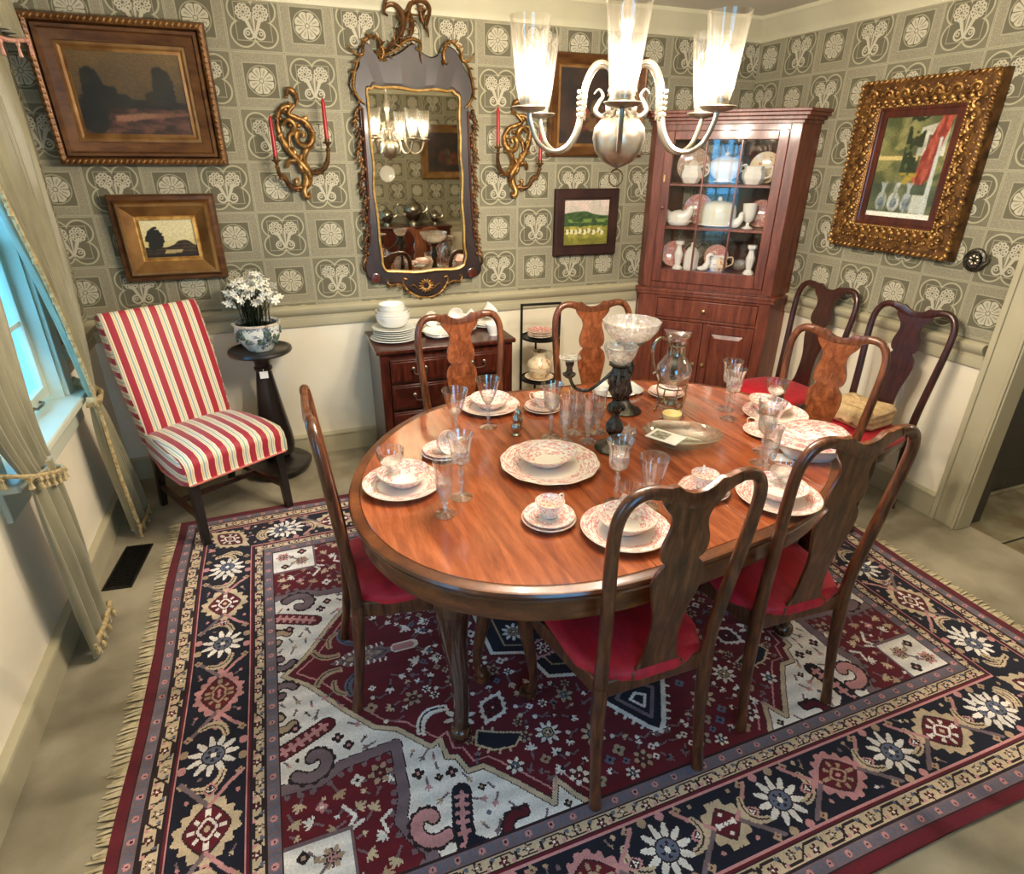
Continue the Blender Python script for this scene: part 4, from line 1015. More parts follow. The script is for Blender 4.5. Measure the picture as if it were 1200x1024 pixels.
# ---------------------------------------------------------------- corner cabinet
CM = (2.6561, 3.3434); CA = math.atan2(-.72366, .69016)
cab = thing('corner_cabinet', 'tall cherry corner cabinet with a glazed door full of white china', 'cabinet', (CM[0], CM[1], 0), CA)
hwid = .42
foot = [(-.42, 0), (-.470, .07), (-.055, .60), (.05, .600), (.515, .175), (.42, 0)]
def slabz(P, z0, z1): return G().prism(P, lambda x, y: (x, y, z0), lambda x, y: (x, y, z1))
def wallstrip(P, i, j, z0, z1, th=.012):
    (x0, y0), (x1, y1) = P[i], P[j]; d_ = Vector((x1 - x0, y1 - y0)); n_ = Vector((-d_.y, d_.x)).normalized() * th
    if (n_.x * (0 - x0) + n_.y * (.3 - y0)) < 0: n_ = -n_
    return G().prism([(x0, y0), (x1, y1), (x1 + n_.x, y1 + n_.y), (x0 + n_.x, y0 + n_.y)], lambda x, y: (x, y, z0), lambda x, y: (x, y, z1))
g = G()
for i, j in ((0, 1), (1, 2), (2, 3), (3, 4), (4, 5)): g.add(wallstrip(foot, i, j, .0, 1.955))
build('side_panels', g, M['cherry'], cab)
g = G()
for i, j in ((1, 2), (2, 3), (3, 4)):
    P = [(x * .96, y * .955) for x, y in foot]; g.add(wallstrip(P, i, j, .96, 1.93, .006))
build('back_boards', g, M['cab_in'], cab)
ins = [(x * .955, y * .955 + .006) for x, y in foot]
build('floor_board', slabz(ins, 1.050, 1.066).add(slabz(ins, .945, .955)).add(slabz(ins, .06, .08)), M['cherry'], cab)
sh = [(-.40, .05), (-.43, .10), (-.05, .565), (.045, .565), (.47, .18), (.40, .05)]
SHZ = (1.335, 1.598)
for z in SHZ: build('shelf', slabz(sh, z, z + .012), M['cherry'], cab, bevel=.002)
build('roof_board', slabz(ins, 1.90, 1.95), M['cherry'], cab)
# face frame of the upper case
build('face_frame', G().box(-hwid, -.36, -.002, .022, .955, 1.955).box(.36, hwid, -.002, .022, .955, 1.955).box(-.36, .36, -.002, .022, 1.913, 1.955).box(-.36, .36, -.002, .022, .955, .990), M['cherry'], cab, bevel=.002)
for k_, (o, z0, z1) in enumerate(((.012, 1.945, 1.965), (.030, 1.965, 1.985), (.050, 1.985, 2.005), (.062, 2.005, 2.022))):
    P = [(-.42 - o * .6, -o), (-.470 - o, .07 - o * .1), (-.055, .60), (.05, .600), (.515 + o, .175 - o * .3), (.42 + o * .6, -o)]
    build('cornice', slabz(P, z0, z1), M['cherry'], cab, bevel=.003)
P = [(-.45, -.03), (-.492, .065), (-.055, .60), (.05, .600), (.535, .165), (.45, -.03)]
build('waist_moulding', slabz(P, .925, .948).add(slabz([(x * .985, y * .8 if y < 0 else y) for x, y in P], .905, .925)), M['cherry'], cab, bevel=.004)
# glazed door
dr = build('door', G().box(-.358, -.302, -.014, .014, .992, 1.911).box(.302, .358, -.014, .014, .992, 1.911).box(-.302, .302, -.014, .014, 1.862, 1.911).box(-.302, .302, -.014, .014, .992, 1.075), M['cherry'], cab, bevel=.003)
g = G()
for x in (-.102, .105): g.box(x - .006, x + .006, -.008, .006, 1.075, 1.862)
for z in (1.340, 1.602): g.box(-.302, .302, -.0081, .0061, z - .006, z + .006)
build('glazing_bar', g, M['cherry'], dr, bevel=.0015)
build('pane', G().box(-.304, .304, .001, .003, 1.073, 1.864), M['cabglass'], dr, smooth=0)
kn = [(.0001, 0), (.008, 0), (.006, .006), (.007, .012), (.012, .018), (.012, .024), (.0001, .028)]
build('knob', G().add(G().lathe(kn, n=14), Matrix.Translation((-.332, -.014, 1.465)) @ Matrix.Rotation(PI / 2, 4, 'X')), M['cherry'], dr)
build('lock', G().box(-.345, -.335, -.016, -.013, 1.62, 1.66), M['brass'], dr)
# lower case: frieze drawer and two panelled doors
build('lower_frame', G().box(-hwid - .01, -.30, -.012, .02, .03, .905).box(.36, hwid + .01, -.012, .02, .03, .905).box(-.30, .36, -.012, .02, .885, .905).box(-.30, .36, -.012, .02, .735, .755).box(-.30, .36, -.012, .02, .03, .075), M['cherry'], cab, bevel=.003)
dw = build('drawer', G().box(-.297, .357, -.018, .018, .758, .882), M['cherry'], cab, bevel=.004)
build('knob', G().add(G().lathe(kn, n=14), Matrix.Translation((.02, -.018, .82)) @ Matrix.Rotation(PI / 2, 4, 'X')), M['brass'], dw)
for x0, x1, s in ((-.297, .026, 1), (.030, .357, -1)):
    dd_ = build('door', G().box(x0, x0 + .055, -.018, .012, .078, .732).box(x1 - .055, x1, -.018, .012, .078, .732).box(x0 + .055, x1 - .055, -.018, .012, .672, .732).box(x0 + .055, x1 - .055, -.018, .012, .078, .14).box(x0 + .055, x1 - .055, -.006, .010, .14, .672), M['cherry'], cab, bevel=.003)
    build('raised_panel', G().loft([[(x0 + .058, -.006, .143), (x1 - .058, -.006, .143), (x1 - .058, -.006, .669), (x0 + .058, -.006, .669)], [(x0 + .085, -.016, .17), (x1 - .085, -.016, .17), (x1 - .085, -.016, .642), (x0 + .085, -.016, .642)]]), M['cherry'], dd_, smooth=0)
    build('knob', G().add(G().lathe(kn, n=14), Matrix.Translation(((x1 - .03) if s > 0 else (x0 + .03), -.018, .45)) @ Matrix.Rotation(PI / 2, 4, 'X')), M['brass'], dd_)
build('bracket_foot', G().box(-.43, -.30, -.014, .02, 0, .08).box(.30, .43, -.014, .02, 0, .08), M['cherry'], cab, bevel=.004)
CMX = Matrix.Translation((CM[0], CM[1], 0)) @ Matrix.Rotation(CA, 4, 'Z')
def cabpt(x, y, z): return tuple(CMX @ Vector((x, y, z)))

# ---------------------------------------------------------------- pictures, mirror, sconces
def canvas(fn, w, h, n=150):
    ny = max(8, int(n * h / w)); x, y = np.meshgrid((np.arange(n) + .5) / n, (np.arange(ny) + .5) / ny)
    c = np.clip(fn(x, y), 0, 255).astype(float)
    for _ in range(2):   # soft brush edges
        p = np.pad(c, ((1, 1), (1, 1), (0, 0)), 'edge'); c = (p[:-2, 1:-1] + p[2:, 1:-1] + p[1:-1, :-2] + p[1:-1, 2:] + 2 * p[1:-1, 1:-1]) / 6
    q = np.random.RandomState(2).rand(ny, n, 1); q = (q + np.roll(q, 1, 1) + np.roll(q, 2, 1)) / 3
    return np.clip(c * (.82 + .36 * q), 0, 255)
_nr = np.random.RandomState(9)
def cloud(x, y, f, seed):
    q = np.random.RandomState(seed); o = np.zeros_like(x)
    for k_ in range(7):
        a = q.rand() * 6.3; ff = f * 1.6 ** (k_ % 4); o += np.sin(ff * (x * math.cos(a) + y * math.sin(a)) + q.rand() * 6.3 + 1.3 * o) / (1 + k_ % 4)
    return o / 3.2
def mixc(a, b, t): return np.asarray(a, float) * (1 - t[..., None]) + np.asarray(b, float) * t[..., None]
def over(c, col, k): c[k] = col; return c
def p_evening(x, y):
    n = cloud(x, y, 9, 1); c = mixc((58, 46, 26), (98, 76, 40), np.clip(y * 1.1 - .15 + n * .25, 0, 1))
    land = y < .42 + .03 * n; c[land] = mixc((44, 28, 20), (92, 58, 44), np.clip(.5 + cloud(x, y * 2, 22, 2), 0, 1))[land]
    c[land & (y > .33)] = (32, 26, 16)
    for cx, cy, rx, ry in ((.16, .52, .10, .30), (.26, .46, .12, .14), (.40, .42, .10, .08), (.80, .58, .10, .27), (.72, .45, .10, .10), (.10, .25, .14, .25)):
        k_ = ((x - cx) / rx) ** 2 + ((y - cy) / ry) ** 2 < 1 + .35 * cloud(x, y, 30, 3); c[k_] = mixc((20, 20, 14), (40, 36, 20), np.clip(.4 + n, 0, 1))[k_]
    k_ = (np.abs(y - .22 - .1 * (x - .5)) < .03 + .02 * n) & (x > .3); c[k_] = mixc((98, 62, 44), (130, 90, 66), np.clip(.5 + n, 0, 1))[k_]
    return c
def p_dusk(x, y):
    n = cloud(x, y, 8, 4); c = mixc((206, 190, 128), (222, 212, 168), np.clip(y + n * .4, 0, 1))
    k_ = y < .28 + .04 * n + .14 * np.exp(-((x - .75) / .22) ** 2); c[k_] = mixc((30, 24, 14), (86, 62, 34), np.clip(.35 + cloud(x, y * 3, 24, 5), 0, 1))[k_]
    k_ = ((x - .22) / .17) ** 2 + ((y - .48) / .30) ** 2 < 1 + .5 * cloud(x, y, 26, 6); c[k_] = (24, 24, 14)
    k_ = (y < .20) & (np.abs(x - .45 - .5 * y) < .16) & (n > -.3); c[k_] = (176, 156, 104)
    k_ = (y < .1 + .04 * n); c[k_] = (34, 24, 14)
    return c
def p_sheep(x, y):
    n = cloud(x, y, 12, 7); c = mixc((186, 176, 160), (208, 188, 176), np.clip(.5 + n, 0, 1))
    k_ = y < .70 + .05 * np.sin(x * 5) + .02 * n; c[k_] = mixc((34, 62, 30), (66, 92, 44), np.clip(.5 + cloud(x * 2, y * 5, 14, 8), 0, 1))[k_]
    k_ = (y < .58) & (y > .50) & (cloud(x, y, 18, 2) > .1); c[k_] = (112, 134, 62)
    k_ = y < .42 + .02 * n; c[k_] = mixc((120, 116, 44), (168, 160, 66), np.clip(.5 + cloud(x, y * 2, 20, 9), 0, 1))[k_]
    for i, sx in enumerate((.08, .17, .27, .36, .47, .56, .67, .78, .86)):
        k_ = ((x - sx) / .045) ** 2 + ((y - .30 - .03 * math.sin(i * 3)) / .06) ** 2 < 1; c[k_] = (214, 208, 164)
        k_ = ((x - sx + .04) / .016) ** 2 + ((y - .31 - .03 * math.sin(i * 3)) / .03) ** 2 < 1; c[k_] = (70, 66, 44)
    k_ = y < .16 + .05 * n; c[k_] = mixc((98, 100, 34), (142, 136, 52), np.clip(.5 + n, 0, 1))[k_]
    return c
def p_still(x, y):
    n = cloud(x, y, 9, 12); c = mixc((30, 20, 14), (54, 34, 24), np.clip(.5 + n, 0, 1))
    for cx, cy, r, col in ((.3, .35, .12, (112, 48, 30)), (.45, .30, .10, (96, 66, 32)), (.62, .36, .13, (88, 34, 26)), (.5, .5, .09, (90, 78, 50))):
        k_ = (x - cx) ** 2 + (y - cy) ** 2 * .5 < r * r * (1 + .3 * n); c[k_] = mixc((40, 24, 16), col, np.clip(.6 + cloud(x, y, 20, 3), 0, 1))[k_]
    return c
def p_garden(x, y):
    n = cloud(x, y, 13, 15); c = mixc((70, 78, 50), (124, 122, 76), np.clip(.5 + n * 1.2, 0, 1))
    k_ = (x > .56) & (y > .62) & (x < .95) & (y < .93 + .2 * (x - .75)); c[k_] = mixc((150, 152, 136), (200, 196, 176), np.clip(.5 + n, 0, 1))[k_]
    k_ = (x > .68) & (x < .82) & (y > .68) & (y < .82); c[k_] = (74, 72, 60)
    k_ = (x > .71) & (x < .79) & (y > .70) & (y < .80); c[k_] = (180, 180, 160)
    k_ = (np.abs(y - .60) < .022) & (x < .6); c[k_] = (192, 172, 112)
    k_ = (np.abs(x - .88 + .3 * (1 - y)) < .10 + .03 * n) & (y > .30); c[k_] = mixc((112, 42, 34), (160, 78, 60), np.clip(.5 + cloud(x * 2, y, 26, 4), 0, 1))[k_]
    k_ = (np.abs(x - .50) < .13) & (y > .46) & (cloud(x, y, 24, 5) > -.15); c[k_] = (42, 52, 34)
    k_ = (np.abs(x - .52) < .12) & (y < .46) & (y > .30) & (cloud(x, y, 30, 6) > 0); c[k_] = (150, 128, 52)
    k_ = (y < .34); c[k_] = mixc((62, 72, 56), (96, 102, 74), np.clip(.5 + n, 0, 1))[k_]
    for cx, rx, col in ((.20, .085, (150, 158, 150)), (.40, .095, (176, 180, 170)), (.59, .085, (150, 158, 158))):
        nk = np.abs(x - cx) < rx * (.28 + 1.6 * np.clip(y - .30, 0, .1) * 4); k_ = (((x - cx) / rx) ** 2 + ((y - .16) / .10) ** 2 < 1) | (nk & (y > .16) & (y < .36)); c[k_] = mixc((96, 104, 98), col, np.clip(.75 + 1.2 * cloud(x * 2, y, 22, 8), 0, 1))[k_]
        k_ = ((x - cx) / (rx * .5)) ** 2 + ((y - .15) / .05) ** 2 < 1; c[k_] = mixc((70, 84, 96), (120, 130, 128), np.clip(.5 + cloud(x * 3, y * 3, 22, 4), 0, 1))[k_]
    k_ = (x > .66) & (x < .84) & (y < .24) & (y > .06); c[k_] = (172, 176, 164)
    k_ = (np.abs(x - .86) < .012 + .03 * (1 - y)) & (y < .8); c[k_] = (176, 182, 176)
    k_ = y < .055; c[k_] = (224, 222, 208)
    return c
def frame_ring(prof, w, h):
    """prof: (outset from the sight edge, depth); mitred mouldings as one ring"""
    rings = []
    for o, d_ in prof:
        a, b = w / 2 + o, h / 2 + o; rings.append([(-a, -d_, -b), (a, -d_, -b), (a, -d_, b), (-a, -d_, b)])
    return G().loft(rings, cap0=False, cap1=False)
def picture(name, label, loc, w, h, fn, frames, rot=0, tilt=0, glaze=False, n=150, depth=.02):
    t = thing(name, label, 'picture', loc); t.rotation_euler = (tilt, 0, rot)
    o = knot_mesh('canvas', canvas(fn, w, h, n), w + .004, h + .004, M['attr_glazed' if glaze else 'attr'], t, -depth, axis=1)
    for nm, prof, m in frames: build(nm, frame_ring(prof, w, h), m, t, smooth=30)
    return t
def carve(w, h, r, step, m, parent, name='carving', d=.03, amp=.006):
    """rope or leaf carving running round a frame"""
    g = G(); i = 0
    for (x0, z0, x1, z1) in ((-w, -h, w, -h), (w, -h, w, h), (w, h, -w, h), (-w, h, -w, -h)):
        l_ = math.hypot(x1 - x0, z1 - z0); k_ = max(2, int(l_ / step))
        for q in range(k_):
            s = (q + .5) / k_; x, z = lerp(x0, x1, s), lerp(z0, z1, s); ux, uz = (x1 - x0) / l_, (z1 - z0) / l_
            b = G().ball((0, 0, 0), (step * .62, r * .6, r * .42), 8, 5)
            a = math.atan2(uz, ux) + .75
            g.add(b, Matrix.Translation((x, -d, z)) @ Matrix.Rotation(-a, 4, 'Y'))
    return build(name, g, m, parent, smooth=60)
# large dark landscape, leaning out a little at the top
Y0 = D - .008
w_, h_ = .455, .335
t = picture('framed_painting', 'large dark landscape painting in a deep bronzed frame above the striped chair', (-.52, Y0 - .03, 2.015), w_, h_, p_evening,
    [('inner_moulding', [(0, .018), (0, .026), (.012, .022), (.022, .030), (.034, .030)], M['frame_gold']),
     ('moulding', [(.034, .030), (.036, .036), (.075, .050), (.082, .060), (.094, .062), (.098, .05), (.10, .0)], M['frame_br']),
     ('outer_moulding', [(.098, .0), (.098, .040), (.105, .062), (.118, .070), (.130, .064), (.136, .045), (.138, 0)], M['frame_br'])], tilt=math.radians(5))
carve(w_ / 2 + .118, h_ / 2 + .118, .016, .024, M['frame_gold'], t, d=.064)
build('back_board', G().box(-w_ / 2 - .09, w_ / 2 + .09, -.017, -.0, -h_ / 2 - .09, h_ / 2 + .09), M['frame_br'], t)
w_, h_ = .245, .185
t = picture('framed_painting', 'small pale landscape painting in a wide gold frame, below the large dark one', (-.50, Y0 - .012, 1.362), w_, h_, p_dusk,
    [('inner_moulding', [(0, .018), (0, .028), (.014, .022), (.020, .026)], M['gold_bright']),
     ('moulding', [(.020, .026), (.024, .030), (.062, .050), (.070, .058), (.080, .060), (.086, .052)], M['frame_gold']),
     ('outer_moulding', [(.086, .052), (.098, .036), (.114, .034), (.120, .026), (.122, 0)], M['frame_br'])], tilt=math.radians(3))
build('back_board', G().box(-w_ / 2 - .08, w_ / 2 + .08, -.017, -.0, -h_ / 2 - .08, h_ / 2 + .08), M['frame_br'], t)
w_, h_ = .32, .275
t = picture('framed_painting', 'small painting of sheep in a green field in a plain dark wooden frame', (1.935, Y0, 1.372), w_, h_, p_sheep,
    [('moulding', [(0, .018), (0, .024), (.01, .022), (.014, .030), (.058, .032), (.066, .026), (.068, 0)], M['plain_frame'])])
build('back_board', G().box(-w_ / 2 - .05, w_ / 2 + .05, -.017, -.0, -h_ / 2 - .05, h_ / 2 + .05), M['plain_frame'], t)
w_, h_ = .50, .40
t = picture('framed_painting', 'dark still life painting in a thin bronze frame behind the chandelier', (1.965, Y0, 2.035), w_, h_, p_still,
    [('inner_moulding', [(0, .018), (0, .024), (.012, .022), (.018, .028)], M['frame_gold']),
     ('moulding', [(.018, .028), (.022, .032), (.056, .044), (.064, .052), (.072, .044), (.074, 0)], M['frame_br'])])
build('back_board', G().box(-w_ / 2 - .05, w_ / 2 + .05, -.017, -.0, -h_ / 2 - .05, h_ / 2 + .05), M['frame_br'], t)
# carved gold frame on the right wall (turned to face -x)
w_, h_ = .375, .475
t = picture('framed_painting', 'colourful garden picture behind glass in a broad carved gold frame on the right wall', (W - .008, 2.445, 1.718), w_, h_, p_garden,
    [('inner_moulding', [(0, .018), (0, .028), (.030, .030), (.034, .034), (.045, .034)], M['mahog']),
     ('moulding', [(.045, .034), (.050, .038), (.085, .052), (.120, .060), (.150, .062)], M['gilt_dark']),
     ('outer_moulding', [(.150, .062), (.168, .056), (.176, .04), (.178, 0)], M['gilt_dark'])], rot=math.radians(-90), glaze=True)
build('back_board', G().box(-w_ / 2 - .12, w_ / 2 + .12, -.017, -.0, -h_ / 2 - .12, h_ / 2 + .12), M['frame_br'], t)
carve(w_ / 2 + .164, h_ / 2 + .164, .024, .030, M['gilt'], t, 'rope_carving', d=.058)
carve(w_ / 2 + .052, h_ / 2 + .052, .010, .014, M['gold_bright'], t, 'bead_carving', d=.042)
g = G(); ww, hh = w_ / 2 + .105, h_ / 2 + .105
for (x0, z0, x1, z1) in ((-ww, -hh, ww, -hh), (ww, -hh, ww, hh), (ww, hh, -ww, hh), (-ww, hh, -ww, -hh)):   # scrolling acanthus
    l_ = math.hypot(x1 - x0, z1 - z0); k_ = int(l_ / .044); ux, uz = (x1 - x0) / l_, (z1 - z0) / l_
    for q in range(k_):
        s = (q + .5) / k_; x, z = lerp(x0, x1, s), lerp(z0, z1, s); sg = 1 if q % 2 else -1; P = []
        for i in range(9):
            th = i * .62; r_ = .026 * (1 - i / 11); P.append((x + ux * r_ * math.cos(th) * 1 - uz * r_ * math.sin(th) * sg, -.060 - .003 * math.sin(i), z + uz * r_ * math.cos(th) + ux * r_ * math.sin(th) * sg))
        g.tube(P, [.009 - .0005 * i for i in range(9)], 5); g.ball((x, -.060, z), .010, 6, 4)
        for e_ in (-1, 1): g.ball((x + ux * .022 * e_ - uz * .03 * sg, -.054, z + uz * .022 * e_ + ux * .03 * sg), (.015, .009, .015), 6, 4)
        for e_ in (-1, 1): g.ball((x + ux * .010 * e_ - uz * .045 * e_, -.052, z + uz * .010 * e_ + ux * .045 * e_), (.012, .010, .012), 6, 4)
build('acanthus_carving', g, M['gilt'], t, smooth=60)
# the little ornament beside it
t = thing('wall_ornament', 'small round tarnished metal ornament on the right wall below the carved gold frame', 'ornament', (W - .002, 1.985, 1.325), math.radians(-90))
build('plaque', G().add(G().lathe([(.0001, 0), (.052, 0), (.056, .006), (.052, .016), (.042, .020), (.036, .012), (.0001, .010)], n=26), Matrix.Rotation(PI / 2, 4, 'X')), M['darksilver'], t)
g = G()
for i in range(7):
    a = i * .9; g.ball((.018 * math.cos(a), -.018, .018 * math.sin(a)), (.014, .010, .012), 8, 5)
g.tube([(.04, -.014, -.02), (.062, -.016, .0), (.060, -.016, .03), (.04, -.014, .04)], .005, 6)
build('relief', g, M['silver'], t)

# the mirror
t = thing('wall_mirror', 'tall mirror in a mahogany and gilt scrollwork frame above the low chest', 'mirror', (.845, D - .006, .96))
MW = [(0.553, 2.187), (0.556, 2.255), (0.603, 2.291), (0.642, 2.244), (0.703, 2.232), (0.777, 2.259), (0.844, 2.301), (0.879, 2.272), (0.933, 2.244), (0.98, 2.255), (1.003, 2.300), (1.067, 2.290), (1.100, 2.253), (1.123, 2.206), (1.17, 2.135), (1.168, 2.055), (1.128, 2.025), (1.147, 1.98), (1.156, 1.495), (1.183, 1.216), (1.208, 1.153), (1.202, 1.09), (1.147, 1.066), (1.068, 1.058), (0.956, 1.005), (0.855, 0.965), (0.761, 1.001), (0.691, 1.052), (0.568, 1.062), (0.51, 1.085), (0.49, 1.149), (0.501, 1.207), (0.523, 1.341), (0.535, 1.596), (0.535, 1.98), (0.545, 2.02), (0.503, 2.05), (0.498, 2.12)]
P = spline([Vector((x - .845, 0, z - .96)) for x, z in MW], 4, True)
GL = [(0.583, 2.045), (0.610, 2.083), (.66, 2.090), (.84, 2.083), (1.0, 2.086), (1.060, 2.079), (1.090, 2.041), (1.088, 1.86), (1.092, 1.683), (1.092, 1.45), (1.102, 1.25), (1.100, 1.170), (1.055, 1.132), (.85, 1.124), (0.640, 1.131), (0.595, 1.175), (.59, 1.30), (0.581, 1.55), (0.586, 1.769)]
Q_ = spline([Vector((x - .845, 0, z - .96)) for x, z in GL], 8, True)
nn = len(Q_)
Q_ = [Vector((p.x * (1 + .012 * math.sin(i * 2 * PI / 9)), 0, p.z + (.0035 * math.sin(i * 2 * PI / 9)))) for i, p in enumerate(Q_)]
cz = (1.61 - .96)
def resamp(P, n):
    out = []
    for k_ in range(n):
        a = 2 * PI * k_ / n; dx, dz = math.cos(a), math.sin(a); best = None
        for i in range(len(P)):
            p, q = P[i - 1], P[i]; ex_, ez = q.x - p.x, q.z - p.z; den = dx * ez - dz * ex_
            if abs(den) < 1e-9: continue
            tt = (p.x * ez - (p.z - cz) * ex_) / den; ss = (p.x * dz - (p.z - cz) * dx) / den
            if tt > 0 and -1e-6 <= ss <= 1 + 1e-6 and (best is None or tt < best): best = tt
        out.append(best or .3)
    return out
NR = 360
ro = resamp(P, NR); ri = resamp(Q_, NR)
# widen sampling towards the long axis by using the same angles for both outlines
def rg(rad, y): return [(r_ * math.cos(2 * PI * k_ / NR), -y, cz + r_ * math.sin(2 * PI * k_ / NR)) for k_, r_ in enumerate(rad)]
build('frame_panel', G().loft([rg(ro, .0), rg(ro, .022), rg([r_ - .006 for r_ in ro], .026), rg([lerp(a, b, .15) for a, b in zip(ri, ro)], .026), rg(ri, .030), rg(ri, .008)], cap0=False, cap1=False), M['frame_wood'], t, smooth=9)
build('back_board', G().loft([rg([r_ * .97 for r_ in ro], .0), rg([r_ * .97 for r_ in ro], .006)]), M['mahog'], t)
build('mirror_glass', G().loft([rg([r_ + .006 for r_ in ri], .0065), rg([r_ + .006 for r_ in ri], .013)]), M['mirror'], t, smooth=0)
LP = [Vector(p) for p in rg([r_ + .003 for r_ in ri], .031)]
build('gilt_sight_edge', G().tube(LP + [LP[0]], .0065, 8), M['gold_bright'], t)
def W2(x, z, y=.03): return Vector((x - .845, -y, z - .96))
def scroll(g, pts, r0=.004, r1=.012, r2=.003, y=.032, k_=5):
    P = spline([W2(x, z, y + .008 * math.sin(i * 1.7)) for i, (x, z) in enumerate(pts)], k_); g.tube(P, taper(len(P), r0, r1, r2), 7, ry=[q * .8 for q in taper(len(P), r0, r1, r2)])
def leafy(g, pts, n=10, ln=.035, y=.034, r=.006, sg=1):
    P = spline([W2(x, z, y) for x, z in pts], 6); m_ = len(P)
    for i in range(1, m_ - 1, max(1, int(m_ / n * 1.5))):
        t_ = (P[i + 1] - P[i - 1]).normalized(); nr_ = Vector((t_.z, 0, -t_.x)) * sg
        g.tube([P[i], P[i] + nr_ * ln * .5 + t_ * ln * .3 + Vector((0, -.008, 0)), P[i] + nr_ * ln * .85 + t_ * ln * (.7 + .5 * math.sin(i * 2.3))], [r, r * 1.7, .001], 6, ry=[r * .7, r * .8, .001])
# crest: an open flourish of leaves and shells
g = G()
scroll(g, [(.642, 2.250), (.69, 2.255), (.735, 2.285), (.775, 2.33), (.795, 2.38), (.79, 2.43), (.755, 2.462), (.715, 2.452), (.70, 2.425), (.72, 2.41)], .006, .020, .006)
scroll(g, [(.70, 2.44), (.715, 2.48), (.76, 2.515), (.82, 2.52), (.87, 2.50)], .006, .018, .004)
scroll(g, [(.775, 2.30), (.80, 2.36), (.825, 2.42), (.845, 2.475), (.90, 2.49), (.94, 2.46), (.935, 2.41), (.915, 2.365)], .006, .020, .004)
scroll(g, [(.86, 2.50), (.885, 2.455), (.90, 2.41), (.925, 2.37), (.93, 2.33)], .004, .014, .004)
scroll(g, [(.80, 2.30), (.835, 2.34), (.845, 2.40), (.835, 2.45)], .005, .016, .004)
leafy(g, [(.70, 2.27), (.76, 2.31), (.80, 2.38), (.80, 2.44)], 9, .05, sg=1); leafy(g, [(.80, 2.31), (.84, 2.41), (.90, 2.47), (.93, 2.42)], 10, .045, sg=1)
leafy(g, [(.66, 2.26), (.72, 2.28), (.77, 2.33), (.79, 2.40)], 7, .035, sg=-1)
build('gilt_crest', g, M['gilt_dark'], t, smooth=60)
g = G()
scroll(g, [(.642, 2.244), (.695, 2.24), (.746, 2.265), (.789, 2.298), (.836, 2.316), (.878, 2.306), (.886, 2.282), (.868, 2.268), (.856, 2.28)], .004, .011, .004, .036)
leafy(g, [(.65, 2.24), (.70, 2.236), (.746, 2.262), (.79, 2.296), (.84, 2.312)], 12, .028, y=.036, r=.005, sg=1)
scroll(g, [(.878, 2.262), (.882, 2.235), (.887, 2.205)], .006, .006, .001)
for s, bx in ((-1, 1), (1, 1)):
    f_ = lambda x: .845 + s * (x - .845)
    scroll(g, [(f_(.96 + .05), 2.245), (f_(.985 + .04), 2.30), (f_(1.06), 2.318), (f_(1.105), 2.285), (f_(1.115), 2.235), (f_(1.15), 2.235), (f_(1.185), 2.27)], .006, .012, .004)
    scroll(g, [(f_(1.105), 2.25), (f_(1.14), 2.21), (f_(1.165), 2.15), (f_(1.175), 2.08), (f_(1.15), 2.03), (f_(1.12), 2.005)], .005, .013, .004)
    leafy(g, [(f_(1.11), 2.24), (f_(1.16), 2.17), (f_(1.175), 2.08), (f_(1.14), 2.01)], 9, .030, sg=-s)
    leafy(g, [(f_(1.02), 2.27), (f_(1.06), 2.31), (f_(1.105), 2.28)], 5, .035, sg=-s)
    scroll(g, [(f_(1.02), 2.29), (f_(1.005), 2.25), (f_(1.02), 2.215), (f_(1.035), 2.22)], .008, .010, .003)
    leafy(g, [(f_(1.03), 2.30), (f_(1.0), 2.26), (f_(1.02), 2.21)], 4, .02, sg=s)
build('gilt_scrolls', g, M['gilt'], t, smooth=60)
for s in (-1, 1):   # pendant garlands down the sides
    g = G(); rg_ = random.Random(4 + s)
    e = lambda z: .845 + s * (.312 + .012 * (1 if z > 1.4 else 1.4) + (.02 if z < 1.25 else 0))
    P = spline([W2(e(z) + s * .010 * math.sin(z * 40), z, .026) for z in np.linspace(1.99, 1.20, 22)], 3); g.tube(P, .005, 6)
    for i, p in enumerate(P[::2]):
        z = p.z; q = (-1) ** i
        g.ball((p.x + .008 * q, p.y - .006, z), (.011, .009, .013), 7, 5)
        g.tube([p, p + Vector((s * .012, -.010, -.012)), p + Vector((s * (.026 + .006 * rg_.random()), -.004, -.020 - .01 * rg_.random()))], [.007, .006, .001], 6)
    scroll(g, [(e(1.2), 1.22), (e(1.2) + s * .016, 1.19), (e(1.2) + s * .018, 1.15), (e(1.2) + s * .004, 1.13)], .006, .010, .003)
    build('gilt_garland', g, M['gilt_dark'], t, smooth=60)
    g = G(); g.tube([W2(.845 + s * .296, 1.99, .030), W2(.845 + s * .302, 1.6, .030), W2(.845 + s * .318, 1.30, .030)], .007, 8); build('frame_bead', g, M['mahog'], t)
    g = G(); g.add(G().lathe([(.0001, 0), (.030, 0), (.030, .004), (.020, .008), (.012, .006), (.0001, .010)], n=18), Matrix.Translation(W2(.845 + s * .300, 1.095, .026)) @ Matrix.Rotation(PI / 2, 4, 'X')); build('ear_boss', g, M['mahog'], t)
g = G()   # gilt sunflower and scrolls at the foot
for i in range(14):
    a = 2 * PI * i / 14; c_ = W2(.845, 1.035, .032); g.tube([c_ + Vector((.020 * math.cos(a), 0, .020 * math.sin(a))), c_ + Vector((.036 * math.cos(a), -.008, .036 * math.sin(a))), c_ + Vector((.052 * math.cos(a), -.002, .044 * math.sin(a)))], [.008, .007, .001], 6)
